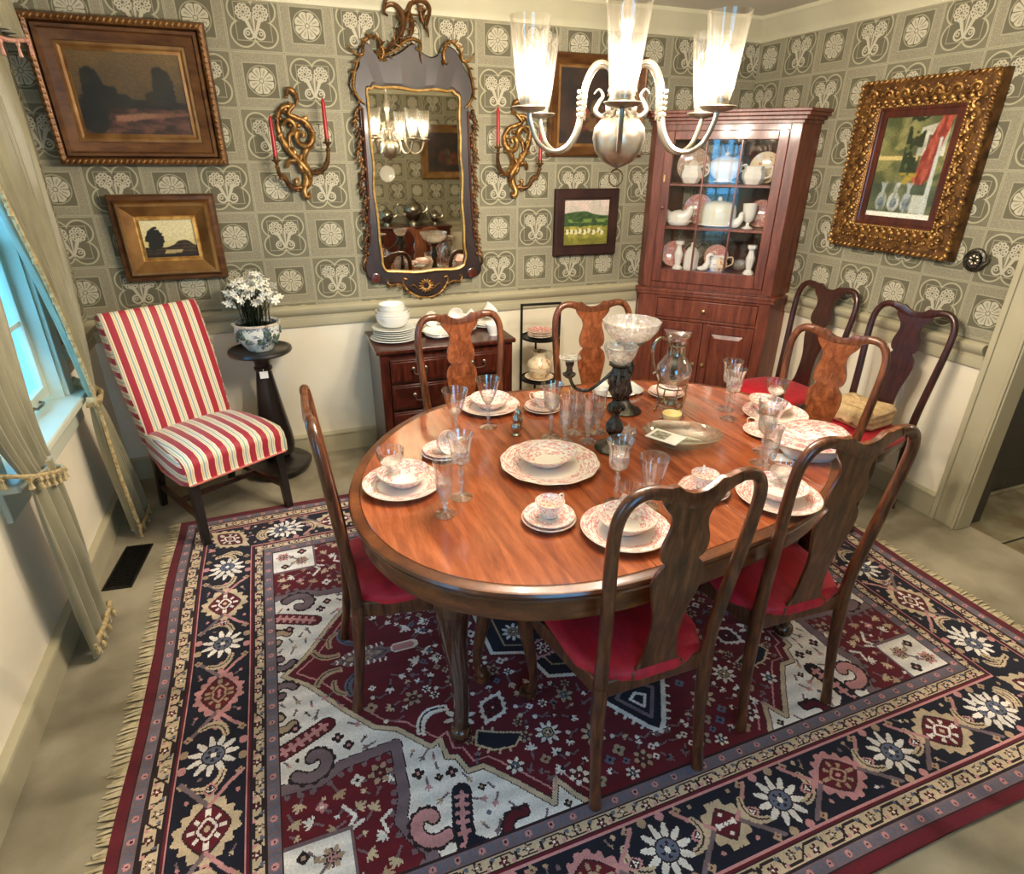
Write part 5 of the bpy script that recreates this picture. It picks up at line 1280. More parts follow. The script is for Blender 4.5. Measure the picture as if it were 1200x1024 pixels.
for s in (-1, 1):
    f_ = lambda x: .845 + s * x
    scroll(g, [(f_(.0), .962), (f_(.06), .975), (f_(.11), 1.01), (f_(.14), 1.055), (f_(.135), 1.085), (f_(.115), 1.080)], .005, .010, .004)
    scroll(g, [(f_(.12), 1.03), (f_(.17), 1.055), (f_(.215), 1.050), (f_(.235), 1.075), (f_(.215), 1.09)], .004, .009, .003)
    scroll(g, [(f_(.05), 1.02), (f_(.08), 1.045), (f_(.10), 1.035)], .003, .007, .002)
    leafy(g, [(f_(.10), 1.0), (f_(.17), 1.05), (f_(.23), 1.05)], 6, .024, sg=s); leafy(g, [(f_(.02), .965), (f_(.08), .985), (f_(.12), 1.02)], 5, .018, sg=s)
build('gilt_foot', g, M['gilt'], t, smooth=60)

# sconces
def sconce(label, loc, flip):
    t = thing('candle_sconce', label, 'sconce', loc, 0, 'gilt candle sconces either side of the mirror'); s = -1 if flip else 1
    def C(x, z, y=.02): return Vector((s * (x - .19), -y, z - 1.80))
    def tb(g, pts, r, y=.02, bow=.010):
        P = spline([C(x, z, y + bow * math.sin(i * 1.3)) for i, (x, z) in enumerate(pts)], 5); rr = taper(len(P), r * 1.0, r * 1.9, r * .7); g.tube(P, rr, 8, ry=[q * .8 for q in rr])
    g = G()
    tb(g, [(0.169, 2.034), (0.178, 2.062), (0.202, 2.055), (0.218, 2.025), (0.212, 1.995)], .010)
    tb(g, [(.19, 1.985), (0.150, 1.985), (0.118, 1.955), (0.106, 1.895), (0.122, 1.826), (0.160, 1.763), (0.203, 1.712), (0.232, 1.668), (0.225, 1.62), (0.195, 1.597), (0.165, 1.607), (0.159, 1.635), (.175, 1.64)], .013)
    tb(g, [(.20, 1.995), (0.165, 1.955), (0.20, 1.935), (0.24, 1.920), (0.270, 1.875), (0.268, 1.835), (0.243, 1.805), (0.205, 1.812), (0.190, 1.845), (0.205, 1.870), (0.228, 1.860), (.222, 1.842)], .012, .026)
    tb(g, [(0.275, 1.86), (0.262, 1.815), (0.228, 1.775), (0.219, 1.725), (0.243, 1.690)], .011)
    tb(g, [(.13, 1.90), (.16, 1.925), (.185, 1.905), (.18, 1.87), (.155, 1.85), (.15, 1.80)], .010, .026)
    tb(g, [(0.127, 1.705), (0.140, 1.730), (0.185, 1.725), (0.213, 1.686), (0.214, 1.63), (0.195, 1.585), (0.203, 1.552), (0.222, 1.555), (.222, 1.573)], .011, .024)
    tb(g, [(.205, 1.76), (.19, 1.72), (.20, 1.68), (.235, 1.70)], .009, .028)
    g.ball(C(.166, 2.030, .022), .009, 8, 5); g.ball(C(.124, 1.705, .022), .010, 8, 5)
    for i, (x, z) in enumerate(((.125, 1.96), (.112, 1.91), (.118, 1.86), (.14, 1.80), (.17, 1.755), (.215, 1.715), (.265, 1.89), (.26, 1.82), (.19, 1.99), (.155, 1.99), (.23, 1.93))):
        a = i * 1.9; c_ = C(x, z, .022); g.tube([c_, c_ + Vector((.022 * math.cos(a), -.010, .022 * math.sin(a))), c_ + Vector((.036 * math.cos(a + .5), -.004, .036 * math.sin(a + .5)))], [.010, .011, .001], 6)
    for x, z in ((.13, 1.97), (.15, 1.99), (.12, 1.93), (.25, 1.90), (.26, 1.80), (.17, 1.90), (.21, 1.90)): g.ball(C(x, z, .022), (.016, .010, .012), 7, 5)
    build('scrolled_backplate', g, M['gilt'], t, smooth=60)
    for pts, cx_, cz_ in (([(0.175, 1.60), (0.130, 1.600), (0.105, 1.645), (0.080, 1.665), (0.072, 1.715)], .072, 1.728), ([(0.225, 1.690), (0.270, 1.672), (0.315, 1.700), (0.335, 1.750), (0.338, 1.800)], .338, 1.815)):
        P = spline([C(x, z, .03 + .07 * i / 4) for i, (x, z) in enumerate(pts)], 5); g = G().tube(P, taper(len(P), .011, .014, .008), 7)
        for i in range(2, len(P), 3): g.ball(P[i] + Vector((0, 0, .012 if i % 2 else -.012)), (.012, .008, .009), 6, 4)
        build('arm', g, M['gilt_dark'], t, smooth=60)
        b_ = C(cx_, cz_, .10)
        build('candle_cup', G().lathe([(.0001, -.014), (.008, -.012), (.012, -.002), (.022, .002), (.024, .008), (.012, .010), (.013, .022), (.011, .024), (.0001, .024)], b_, 14), M['gilt_dark'], t)
        cd_ = build('candle', G().lathe([(.0001, .018), (.0105, .018), (.0095, .19), (.006, .205), (.0001, .212)], b_, 12), M['candle'], t)
        build('wick', G().tube([b_ + Vector((0, 0, .208)), b_ + Vector((0, 0, .222))], .001, 5), M['wick'], cd_)
    return t
sconce('gilt scrollwork sconce with two red candles, between the dark landscape and the mirror', (.195, D - .004, 1.80), False)
sconce('gilt scrollwork sconce with two red candles, right of the mirror by the chandelier', (1.445, D - .004, 1.79), True)

# ---------------------------------------------------------------- china and glass builders
ZT = TZ + .0005
def one(name, g, m, label='', cat='', smooth=50, **k):
    o = build(name, g, m, smooth=smooth, **k); return tag(o, label, cat)
def plate_g(R, h=.02, lob=0):
    return G().lathe([(.0001, .004), (R * .52, .004), (R * .54, 0), (R * .60, 0), (R * .64, .005), (R * .98, h - .002), (R, h), (R * .985, h + .002), (R * .66, .009), (R * .58, .006), (.0001, .006)], n=56 if not lob else lob * 8, amp=.012 if lob else 0, lobes=lob)
def bowl_g(R, h=.042):
    return G().lathe([(.0001, .003), (R * .45, .003), (R * .46, 0), (R * .52, 0), (R * .56, .006), (R * .78, h * .45), (R * .92, h * .85), (R, h), (R * .985, h + .002), (R * .89, h * .85), (R * .74, h * .48), (R * .50, .010), (.0001, .008)], n=48)
def cup_thing(nm, m, lab='', cat='cup', R=.045, h=.05):
    t = thing(nm, lab, cat)
    build('cup_body', G().lathe([(.0001, .003), (R * .45, .003), (R * .47, 0), (R * .52, 0), (R * .50, .006), (R * .74, h * .35), (R * .90, h * .72), (R, h), (R * .97, h + .001), (R * .85, h * .72), (R * .66, h * .35), (R * .4, .010), (.0001, .009)], n=32), m, t, smooth=60)
    build('handle', G().tube(spline([Vector(p) for p in ((R * .88, 0, h * .86), (R * 1.15, 0, h * .98), (R * 1.5, 0, h * .86), (R * 1.46, 0, h * .50), (R * 1.1, 0, h * .30), (R * .74, 0, h * .34))], 4), .0034, 6, ry=.0024), m, t)
    return t
def glass_thing(nm, H_, Rb, Rf, Hs, kind='bell', m='glass', cat='glass'):
    """Hs: stem height"""
    t = thing(nm, '', cat); m = M[m]
    build('foot', G().lathe([(.0001, .0), (Rf, 0), (Rf, .0018), (Rf * .5, .005), (.006, .010), (.0001, .010)], n=28), m, t, smooth=60)
    if Hs > .012:
        k_ = Hs - .01
        build('stem', G().lathe([(.0048, .009), (.004, .01 + k_ * .2), (.0085, .01 + k_ * .42), (.004, .01 + k_ * .56), (.0105, .01 + k_ * .78), (.005, .01 + k_ * .92), (.008, Hs)], n=14), M['crystal'], t, smooth=60)
    h = H_ - Hs
    pf = {'bell': [(.0001, 0), (.30, .03), (.62, .16), (.70, .34), (.72, .55), (.82, .80), (1, 1)],
          'cone': [(.0001, 0), (.22, .04), (.50, .25), (.78, .62), (1, 1)],
          'cup': [(.0001, 0), (.45, .06), (.78, .30), (.94, .60), (1, 1)],
          'tulip': [(.0001, 0), (.40, .05), (.80, .28), (.98, .55), (.92, .80), (.98, 1)],
          'flute': [(.0001, 0), (.35, .03), (.68, .20), (.82, .5), (.84, .8), (1, 1)]}[kind]
    b = build('bowl', G().lathe([(a * Rb, Hs + z * h) for a, z in pf] + [(Rb * .975, H_ + .0006)] + [(a * Rb * .95, Hs + .002 + z * h * .985) for a, z in pf[:0:-1]] + [(.0001, Hs + .006)], n=28), m, t, smooth=60)
    # engraved band
    build('cut_band', G().lathe([(pf[-3][0] * Rb * 1.004, Hs + pf[-3][1] * h), (pf[-4][0] * Rb * 1.01, Hs + pf[-4][1] * h), (pf[-5][0] * Rb * 1.02 + .0003, Hs + pf[-5][1] * h)], n=28) if len(pf) > 5 else G().lathe([(pf[2][0] * Rb * 1.01, Hs + pf[2][1] * h), (pf[1][0] * Rb * 1.03, Hs + pf[1][1] * h)], n=28), M['crystal'], t, smooth=60)
    return t
dinner = one('dinner_plate', plate_g(.132), M['plate'], cat='plate'); soup = one('soup_bowl', bowl_g(.088), M['bowlmat'], cat='bowl')
saucer = one('saucer', plate_g(.078, .014), M['saucermat'], cat='saucer'); cup = cup_thing('teacup', M['cupmat'])
wine = glass_thing('wine_goblet', .222, .043, .036, .115, 'bell'); flute = glass_thing('small_glass', .172, .030, .031, .045, 'flute')
wide = glass_thing('wide_goblet', .205, .050, .038, .095, 'cone'); sherbet = glass_thing('sherbet_glass', .085, .047, .032, .022, 'cup', cat='glass')
tumbler = glass_thing('flared_glass', .175, .047, .032, .040, 'cone')
GP, GB, GS, GCp, GW_, GF, GH = 'rose patterned dinner plates of the place settings', 'rose patterned soup bowls of the place settings', 'rose patterned saucers on the table', 'rose patterned teacups on the table', 'tall crystal wine goblets on the table', 'small flute glasses on the table', 'footed glass sherbets'
for x, y, lab in ((.287, 1.754, 'at the rounded left end of the table'), (.778, 2.300, 'on the far side, in front of the low chest chair'), (.842, 1.262, 'on the near side behind the near left chair'), (1.885, 1.800, 'at the right end in front of the burl chair'), (1.40, 1.255, 'on the near side behind the near right chair')):
    place(dinner, 'dinner', 'pink rose dinner plate ' + lab, (x, y, ZT), 0, GP)
for x, y, lab, z in ((.295, 1.762, 'on the dinner plate at the left end', .0075), (.782, 2.303, 'on the far dinner plate facing the chest', .0075), (.850, 1.270, 'on the dinner plate behind the near left chair', .0075), (1.875, 1.835, 'tipped on the dinner plate at the right end', .016), (1.405, 1.262, 'on the dinner plate behind the near right chair', .0075)):
    place(soup, 'soup', 'pink rose soup bowl ' + lab, (x, y, ZT + z), random.random() * 6, GB, tilt=(.10, .06) if 'tipped' in lab else None)
sp_ = [(.655, 1.392, 0, 'under the teacup at the near edge, lower of two'), (.657, 1.394, 1, 'directly under the near edge teacup, upper of two'),
       (.475, 1.935, 0, 'under the tilted teacup at the left, lower of two'), (.477, 1.937, 1, 'directly under the tilted teacup, upper of two'),
       (.990, 2.205, 0, 'at the far edge beside the goblet cluster, lower of two'), (.990, 2.207, 1, 'at the far edge beside the goblet cluster, upper of two'),
       (1.200, 1.372, 0, 'beside the near right dinner plate, lower of two'), (1.203, 1.374, 1, 'beside the near right dinner plate, upper of two'),
       (1.720, 1.675, 0, 'between the right end plate and the covered dish'), (1.595, 2.175, 0, 'behind the silver warming stand, lower of two'), (1.597, 2.177, 1, 'behind the silver warming stand, upper of two')]
for x, y, k_, lab in sp_: place(saucer, 'saucer', 'pink rose saucer ' + lab, (x, y, ZT + k_ * .0085), k_ * 1.3, GS, scale=1.0 if k_ else 1.06)
for x, y, z, r_, tl, lab in ((.660, 1.398, .0165, .5, None, 'on two saucers at the near edge of the table'), (.470, 1.945, .040, .4, (1.15, 0), 'tipped on its side on saucers near the left end'),
       (.992, 2.210, .0165, 2.2, None, 'on saucers at the far edge beside the goblet cluster'), (1.205, 1.380, .0165, 1, None, 'on saucers behind the crest of the near left chair'), (1.722, 1.680, .0085, 2.4, None, 'on the saucer near the right end goblets')):
    place(cup, 'cup', 'pink rose teacup ' + lab, (x, y, ZT + z), r_, GCp, tilt=tl)
for x, y, lab in ((.449, 1.616, 'nearest the left end setting'), (.903, 1.932, 'leftmost of the cluster in the middle of the table'), (.895, 1.413, 'in front of the dark candelabrum base'), (1.522, 1.475, 'among the glasses beside the covered oval dish'), (1.683, 1.845, 'of the pair near the right end, the front one'), (1.740, 1.935, 'of the pair near the right end, the rear one')):
    place(wine, 'wine', 'tall clear crystal wine goblet ' + lab, (x, y, ZT), 0, GW_)
for x, y, lab in ((.373, 1.535, 'in front of the left end setting'), (.940, 1.878, 'front left in the cluster beside the oval platter'), (1.012, 1.940, 'rear middle in the cluster beside the oval platter'), (1.024, 1.852, 'front right in the cluster beside the oval platter'), (1.100, 1.915, 'of the cluster, next to the dark candelabrum'), (1.475, 1.395, 'just behind the near right dinner plate')):
    place(flute, 'flute', 'small clear flute glass ' + lab, (x, y, ZT), 0, GF, scale=1.08)
for x, y, lab in ((.554, 2.043, 'between the tilted teacup and the far left plate'), (.709, 2.115, 'in front of the far plate facing the chest'), (1.600, 1.545, 'wide one beside the small white card')):
    place(wide, 'wide', 'flared crystal goblet ' + lab, (x, y, ZT), 0, 'wide flared crystal goblets')
for x, y, z, lab in ((.262, 1.812, .0075 + .020, 'behind the bowl on the left end plate'), (1.445, 1.305, .028, 'on the plate behind the near right chair'), (1.93, 1.86, .050, 'in the tipped bowl at the right end'), (.885, 1.300, .030, 'in the bowl behind the near left chair')):
    place(sherbet, 'sherbet', 'low footed glass sherbet ' + lab, (x, y, ZT + z), 0, GH)
place(tumbler, 'tumbler', 'single flared water glass beside the tall goblet, behind the near left chair crest', (.985, 1.360, ZT), 0)
# platter with its bowl
plt = one('oval_platter', plate_g(.175, .022, 12), M['platter'], 'large scalloped pink rose serving plate in the middle left of the table', 'platter'); plt.location = (.802, 1.715, ZT)
b_ = one('vegetable_bowl', bowl_g(.098, .04), M['bowlmat'], 'cream oval bowl resting on the large scalloped serving plate', 'bowl'); b_.location = (.800, 1.728, ZT + .0095); b_.scale = (1.08, .95, 1)
# salt and pepper
sk = thing('salt_shaker', '', 'shaker')
build('shaker_body', G().lathe([(.0001, 0), (.016, 0), (.017, .004), (.011, .010), (.015, .018), (.018, .030), (.016, .042), (.010, .048), (.012, .052), (.014, .058), (.012, .070), (.006, .080), (.003, .086), (.004, .090), (.0001, .093)], n=18), M['silver'], sk)
place(sk, 'salt', 'small silver salt shaker, the nearer of the pair beside the serving plate', (.785, 2.000, ZT), 0, 'silver shakers beside the serving plate', scale=1.1)
place(sk, 'salt', 'small silver pepper shaker, the farther of the pair beside the serving plate', (.815, 2.055, ZT), 0, 'silver shakers beside the serving plate', scale=1.1)

# dark silver candelabrum with a cut glass bowl
def ornate(g, prof, c=(0, 0, 0), lob=6):
    g.lathe(prof, c, 36, amp=.10, lobes=lob)
t = thing('candelabrum', 'blackened silver candelabrum holding a small cut glass bowl, in the middle of the table', 'candelabrum', (1.085, 1.765, ZT))
build('base', G().lathe([(.0001, 0), (.066, 0), (.070, .006), (.064, .014), (.048, .020), (.030, .030), (.020, .045), (.0001, .045)], n=36, amp=.02, lobes=9), M['darksilver'], t)
g = G(); ornate(g, [(.018, .04), (.016, .055), (.030, .075), (.034, .095), (.022, .115), (.014, .13), (.018, .15), (.030, .165), (.022, .180), (.014, .195), (.022, .215), (.034, .235), (.030, .26), (.036, .28), (.028, .305), (.024, .32), (.04, .333), (.0001, .335)])
for i in range(12):
    a = i * PI / 6; g.ball((.034 * math.cos(a), .034 * math.sin(a), .27 + .014 * (i % 2)), (.010, .010, .014), 6, 4); g.ball((.028 * math.cos(a), .028 * math.sin(a), .168), (.007, .007, .010), 6, 4)
build('column', g, M['darksilver'], t)
g = G().tube(spline([Vector(p) for p in ((-.02, .01, .305), (-.06, .02, .265), (-.105, .03, .235), (-.150, .04, .245), (-.172, .045, .285), (-.175, .045, .30))], 5), .006, 8)
ar = build('arm', g, M['darksilver'], t)
g = G(); g.lathe([(.0001, .285), (.012, .287), (.022, .296), (.024, .302), (.012, .308), (.010, .325), (.015, .335), (.016, .352), (.0001, .353)], (-.175, .045, 0), 20); build('candle_socket', g, M['darksilver'], ar)
build('glass_drip_pan', G().lathe([(.016, .352), (.034, .355), (.040, .362), (.034, .366), (.015, .362)], (-.175, .045, 0), 20, amp=.06, lobes=8), M['crystal'], ar)
def cutbowl(R, h, z0): return G().lathe([(.0001, z0), (R * .45, z0), (R * .72, z0 + h * .22), (R * .90, z0 + h * .55), (R, z0 + h), (R * .96, z0 + h + .002), (R * .86, z0 + h * .56), (R * .66, z0 + h * .26), (R * .40, z0 + .008), (.0001, z0 + .008)], n=36, amp=.02, lobes=12)
build('cut_glass_bowl', cutbowl(.060, .062, .336), M['crystal'], t, smooth=20)
t = thing('compote', 'large cut glass bowl raised on a tall dark silver stem behind the candelabrum', 'compote', (1.315, 2.075, ZT))
build('base', G().lathe([(.0001, 0), (.070, 0), (.074, .006), (.064, .014), (.046, .022), (.030, .034), (.020, .05), (.0001, .05)], n=36, amp=.02, lobes=9), M['darksilver'], t)
g = G(); ornate(g, [(.018, .045), (.016, .07), (.028, .09), (.020, .12), (.013, .15), (.022, .17), (.026, .20), (.018, .23), (.013, .26), (.024, .285), (.050, .300), (.058, .306), (.0001, .312)], lob=8); build('stem', g, M['darksilver'], t)
build('cut_glass_bowl', cutbowl(.118, .082, .312), M['crystal'], t, smooth=20)
# carafe on a footed silver warmer
t = thing('warming_stand', 'silver footed warming stand holding the glass carafe on the far side', 'stand', (1.475, 1.975, ZT))
g = G()
for r_, z in ((.060, .130), (.052, .045)): g.tube([(r_ * math.cos(a), r_ * math.sin(a), z) for a in [2 * PI * i / 28 for i in range(29)]], .0035, 6)
build('ring', g, M['silver'], t)
for i in range(4):
    a = i * PI / 2 + .5; c_, s_ = math.cos(a), math.sin(a)
    build('leg', G().tube(spline([Vector(p) for p in ((.060 * c_, .060 * s_, .132), (.066 * c_, .066 * s_, .10), (.050 * c_, .050 * s_, .05), (.058 * c_, .058 * s_, .018), (.066 * c_, .066 * s_, .006))], 4), .0035, 6).ball((.067 * c_, .067 * s_, .005), (.008, .008, .005), 8, 5), M['silver'], t)
build('burner', G().lathe([(.0001, .046), (.032, .046), (.036, .055), (.030, .068), (.010, .072), (.0001, .072)], n=20), M['silver'], t)
t = thing('carafe', 'clear glass carafe with a silver collar and scroll handle on the warming stand', 'carafe', (1.475, 1.975, ZT + .128))
build('glass_body', G().lathe([(.0001, 0), (.035, .002), (.058, .018), (.072, .05), (.070, .085), (.050, .118), (.034, .138), (.032, .16), (.033, .185), (.040, .205), (.050, .218), (.049, .219), (.038, .205), (.031, .185), (.030, .16), (.032, .138), (.048, .118), (.068, .085), (.070, .05), (.056, .02), (.0001, .004)], n=32), M['glass'], t, smooth=60)
build('silver_collar', G().lathe([(.034, .136), (.037, .140), (.035, .150), (.036, .172), (.038, .178), (.033, .18), (.032, .138)], n=28), M['silver'], t)
build('filter_tube', G().lathe([(.012, .03), (.014, .06), (.012, .13), (.0001, .13)], n=16), M['darksilver'], t)
build('handle', G().tube(spline([Vector(p) for p in ((-.034, 0, .172), (-.052, 0, .205), (-.085, 0, .212), (-.110, 0, .19), (-.112, 0, .15), (-.100, 0, .10), (-.090, 0, .075), (-.100, 0, .066))], 5), [.006] * 10 + [.007] * 10 + [.005] * 16, 8), M['silver'], t)
t = cup_thing('teacup', mat('pale yellow china', (240, 222, 160), (232, 206, 130), 20, .2), 'pale yellow cup standing in front of the carafe', 'cup', .040, .048); t.location = (1.425, 1.885, ZT); t.rotation_euler = (0, 0, .3)
# folded napkins on a plate at the far edge
o = one('bread_plate', plate_g(.12, .012), M['white_china'], 'cream plate with folded napkins at the far edge behind the candelabrum', 'plate'); o.location = (1.40, 2.285, ZT); o.scale = (1, .75, 1)
for x, y, rz, lab in ((1.345, 2.305, .5, 'left'), (1.460, 2.265, 2.2, 'right')):
    g = G(); n = 14; rings = []
    for i in range(7):
        s = 1 - i / 7; rings.append([(s * .085 * math.cos(2 * PI * k_ / n) * (1 + .18 * math.cos(3 * 2 * PI * k_ / n + i)), s * .055 * math.sin(2 * PI * k_ / n) * (1 + .2 * math.sin(2 * 2 * PI * k_ / n)), .052 * (1 - s ** 1.5) + .003 * math.sin(5 * 2 * PI * k_ / n)) for k_ in range(n)])
    g.loft(rings); o = one('napkin', g, M['linen'], 'folded cream napkin, the %s one of two on the far plate' % lab, 'napkin', smooth=70); o.location = (x, y, ZT + .010); o.rotation_euler = (0, 0, rz); o.scale = (.8,) * 3; o['group'] = 'napkins on the far plate'
# glass casserole, rolled napkin, menu card
t = thing('glass_dish', 'shallow oval clear glass dish in the right middle of the table', 'dish', (1.355, 1.715, ZT), math.radians(-28))
build('dish_body', G().lathe([(.0001, 0), (.085, 0), (.10, .006), (.125, .028), (.136, .046), (.140, .048), (.134, .050), (.120, .030), (.098, .010), (.0001, .006)], n=48, sx=1.08, sy=.78), glassy('smoky glass dish', (.93, .93, .88), .12, body=.05, bodycol=(190, 186, 160)), t, smooth=60)
build('pressed_centre', G().lathe([(.0001, .007), (.06, .007), (.066, .012), (.055, .016), (.0001, .014)], n=36, sx=1.2, sy=.7), glassy('dish centre', (.9, .9, .84), .16, body=.10, bodycol=(200, 196, 166)), t, smooth=60)
o = one('rolled_napkin', G().tube(spline([Vector(p) for p in ((-.075, -.004, .016), (-.03, .006, .018), (.03, .004, .016), (.075, -.006, .016))], 5), [.010] + [.016] * 14 + [.012], 12), china('pink linen', 0, 2, .55, (240, 226, 210), (226, 150, 150), (232, 180, 170), 5), 'rolled pink patterned napkin behind the oval glass dish', 'napkin'); o.location = (1.395, 1.845, ZT); o.rotation_euler = (0, 0, math.radians(-22))
g = G().box(-.062, .062, -.045, .045, 0, .0012); o = thing('menu_card', 'white card with a dark printed picture leaning on the glass dish', 'card', (1.262, 1.690, ZT + .0525), math.radians(-60)); o.rotation_euler = (math.radians(1), 0, math.radians(-62))
build('paper', g, M['card'], o); build('printed_picture', G().box(-.048, .010, -.030, .030, .0012, .0018), mat('print', (96, 92, 82), (188, 182, 160), 60, .6), o)
o = one('place_card', G().box(-.042, .042, -.032, .032, 0, .0012), M['card'], 'blank white card lying beside the covered oval dish', 'card'); o.location = (1.625, 1.485, ZT); o.rotation_euler = (0, 0, -.5)
# crystal cups holder
t = thing('crystal_dish', 'small spiky cut crystal dish between the candelabrum and the glass dish', 'dish', (1.172, 1.822, ZT))
build('dish_body', G().lathe([(.0001, 0), (.026, 0), (.036, .012), (.040, .034), (.036, .040), (.030, .030), (.0001, .012)], n=32, amp=.09, lobes=8), M['crystal'], t, smooth=20)
g = G()
for i in range(8): a = i * PI / 4; g.tube([(.036 * math.cos(a), .036 * math.sin(a), .034), (.042 * math.cos(a), .042 * math.sin(a), .058)], [.006, .001], 6)
build('points', g, M['crystal'], t)
# covered oval dish
t = thing('covered_dish', 'oval white serving dish with a rose patterned lid at the right of the table', 'dish', (1.745, 1.470, ZT), math.radians(-25))
bw = mat('pale blue white china', (222, 226, 232), rough=.15, coat=.5)
build('dish_body', G().lathe([(.0001, .004), (.07, .004), (.072, 0), (.08, 0), (.082, .006), (.105, .030), (.118, .050), (.122, .052), (.116, .054), (.0001, .050)], n=48, sx=1.15, sy=.85), bw, t, smooth=60)
build('lid', G().lathe([(.112, .054), (.128, .056), (.130, .060), (.122, .064), (.112, .090), (.090, .108), (.0001, .110)], n=48, sx=1.15, sy=.85), china('lid roses', .0, .99, .50, (238, 230, 220), sc=9), t, smooth=50)

# ---------------------------------------------------------------- china on the chest
ZC = .7825
gp = one('white_plate', plate_g(.130, .012), M['grey_china'], cat='plate')
for i in range(6): place(gp, 'gp', ('silver rimmed white plate, number %d up in the stack on the chest' % (i + 1)) if 0 else 'silver rimmed white plate, %s of the stack on the low chest' % ('bottom', 'second from bottom', 'third from bottom', 'fourth from bottom', 'fifth from bottom', 'top')[i], (.590, 3.475, ZC + i * .0125), i, 'stacked white plates on the chest', scale=(1.08, .98, .95, .95, .92, .98)[i])
gb = one('white_bowl', G().lathe([(.0001, 0), (.06, 0), (.07, .006), (.088, .03), (.094, .058), (.0915, .0585), (.084, .03), (.06, .01), (.0001, .008)], n=40), M['white_china'], cat='bowl')
for i, (s, z) in enumerate(((1.05, .080), (1.08, .097), (1.02, .114), (.80, .142), (.80, .160))): place(gb, 'gb', 'white bowl, %s of the bowls stacked on the plates on the chest' % ('lowest', 'second', 'third', 'fourth', 'topmost')[i], (.588, 3.475, ZC + z), i, 'white bowls stacked on the chest', scale=s)
wc = cup_thing('white_cup', M['white_china'], R=.042, h=.062); ws = one('white_saucer', plate_g(.082, .016), M['white_china'], cat='saucer')
for x, y, z, tl, rz, lab in ((.795, 3.57, .075, (1.35, .3), .4, 'lying on its side, leftmost on the chest'), (1.005, 3.60, .080, (1.4, -.1), -.3, 'lying on its side against the wall rail, middle of the chest'), (1.040, 3.52, .060, (1.0, .4), 1.2, 'tipped in front of the middle cup on the chest'), (1.185, 3.58, .070, (.6, .5), .6, 'tipped with its handle to the right, at the back of the chest'), (1.165, 3.36, .0, None, 1.5, 'upright at the front right corner of the chest')):
    place(wc, 'wc', 'white cup ' + lab, (x, y, ZC + z), rz, 'white cups on the chest', tilt=tl, scale=1.12)
for x, y, z, tl, lab in ((.845, 3.43, .001, None, 'flat, lowest beside the plate stack'), (.840, 3.43, .010, (.04, 0), 'second from the bottom beside the plate stack'), (.835, 3.435, .022, (.10, .05), 'tilted on the others beside the plate stack'), (1.02, 3.52, .001, None, 'lowest under the tipped cups in the middle of the chest'), (1.025, 3.525, .012, None, 'second under the tipped cups in the middle of the chest'), (1.015, 3.52, .023, (.05, 0), 'topmost under the tipped cups in the middle of the chest'), (1.18, 3.56, .001, None, 'lowest under the cup with its handle to the right'), (1.185, 3.56, .012, None, 'upper under the cup with its handle to the right'), (.80, 3.57, .001, None, 'under the leftmost cup, behind the saucer pile')):
    place(ws, 'ws', 'white saucer ' + lab, (x, y, ZC + z), 0, 'white saucers on the chest', tilt=tl)

# ---------------------------------------------------------------- china on the plate stand
rp_ = one('transfer_plate', plate_g(.080, .014), M['redchina'], cat='plate')
for i in range(4): place(rp_, 'rp', 'red patterned plate, %s of four on the upper shelf of the iron stand' % ('lowest', 'second', 'third', 'topmost')[i], (PSX, PSY, .7245 + i * .010), i, 'red plates on the iron stand')
o = one('transfer_plate', plate_g(.095, .012), M['creamjug'], 'cream plate under the jug on the lower shelf of the iron stand', 'plate'); o.location = (PSX, PSY, .4495)
t = thing('jug', 'cream rose painted jug on the lower shelf of the black iron stand', 'jug', (PSX, PSY, .457))
build('jug_body', G().lathe([(.0001, 0), (.045, 0), (.050, .006), (.075, .04), (.082, .075), (.070, .11), (.042, .132), (.038, .15), (.050, .172), (.046, .172), (.034, .15), (.0001, .145)], n=32), M['creamjug'], t, smooth=60)
build('handle', G().tube(spline([Vector(p) for p in ((.04, 0, .16), (.075, 0, .165), (.10, 0, .13), (.075, 0, .07))], 5), .006, 8), M['creamjug'], t)

# ---------------------------------------------------------------- china in the corner cabinet
GWC = 'white china in the corner cabinet'
def cabput(o, x, y, z, rz=0, tilt=None):
    o.location = cabpt(x, y, z); o.rotation_euler = (tilt[0] if tilt else 0, tilt[1] if tilt else 0, CA + rz); return o
S1, S2, S3 = 1.6105, 1.3475, 1.0665
def wp(nm, lab, R, m, x, y, z): # a plate standing on its edge, leaning back
    o = one(nm, plate_g(R, .016), m, lab, 'plate'); o.location = cabpt(x, y, z + R * .985); o.rotation_euler = (math.radians(80), 0, CA); return o
wp('display_plate', 'large brown and white plate standing behind the jug on the top cabinet shelf', .105, china('brown plate', .3, .98, .45, (222, 208, 190), (150, 104, 84), (186, 146, 120)), -.21, .24, S1)
wp('display_plate', 'faint patterned plate standing at the right of the top cabinet shelf', .095, M['creamjug'], .235, .25, S1)
def jugw(lab, s=1):
    t = thing('milk_jug', lab, 'jug')
    build('jug_body', G().lathe([(.0001, 0), (.040, 0), (.046, .008), (.060, .035), (.062, .06), (.050, .085), (.055, .105), (.052, .106), (.046, .085), (.0001, .08)], n=8, sx=1.15), M['white_china'], t, smooth=20)
    build('spout', G().loft([[(-.055, -.018, .07), (-.055, .018, .07), (-.04, .0, .05)], [(-.095, -.006, .108), (-.095, .006, .108), (-.085, 0, .10)]]), M['white_china'], t)
    build('handle', G().tube(spline([Vector(p) for p in ((.058, 0, .098), (.10, 0, .105), (.105, 0, .06), (.066, 0, .035))], 5), .005, 8), M['white_china'], t)
    t['group'] = GWC; return t
cabput(jugw('white ironstone jug at the left of the top cabinet shelf'), -.195, .10, S1)
cabput(jugw('wide white sauce jug at the right of the top cabinet shelf'), .185, .12, S1)
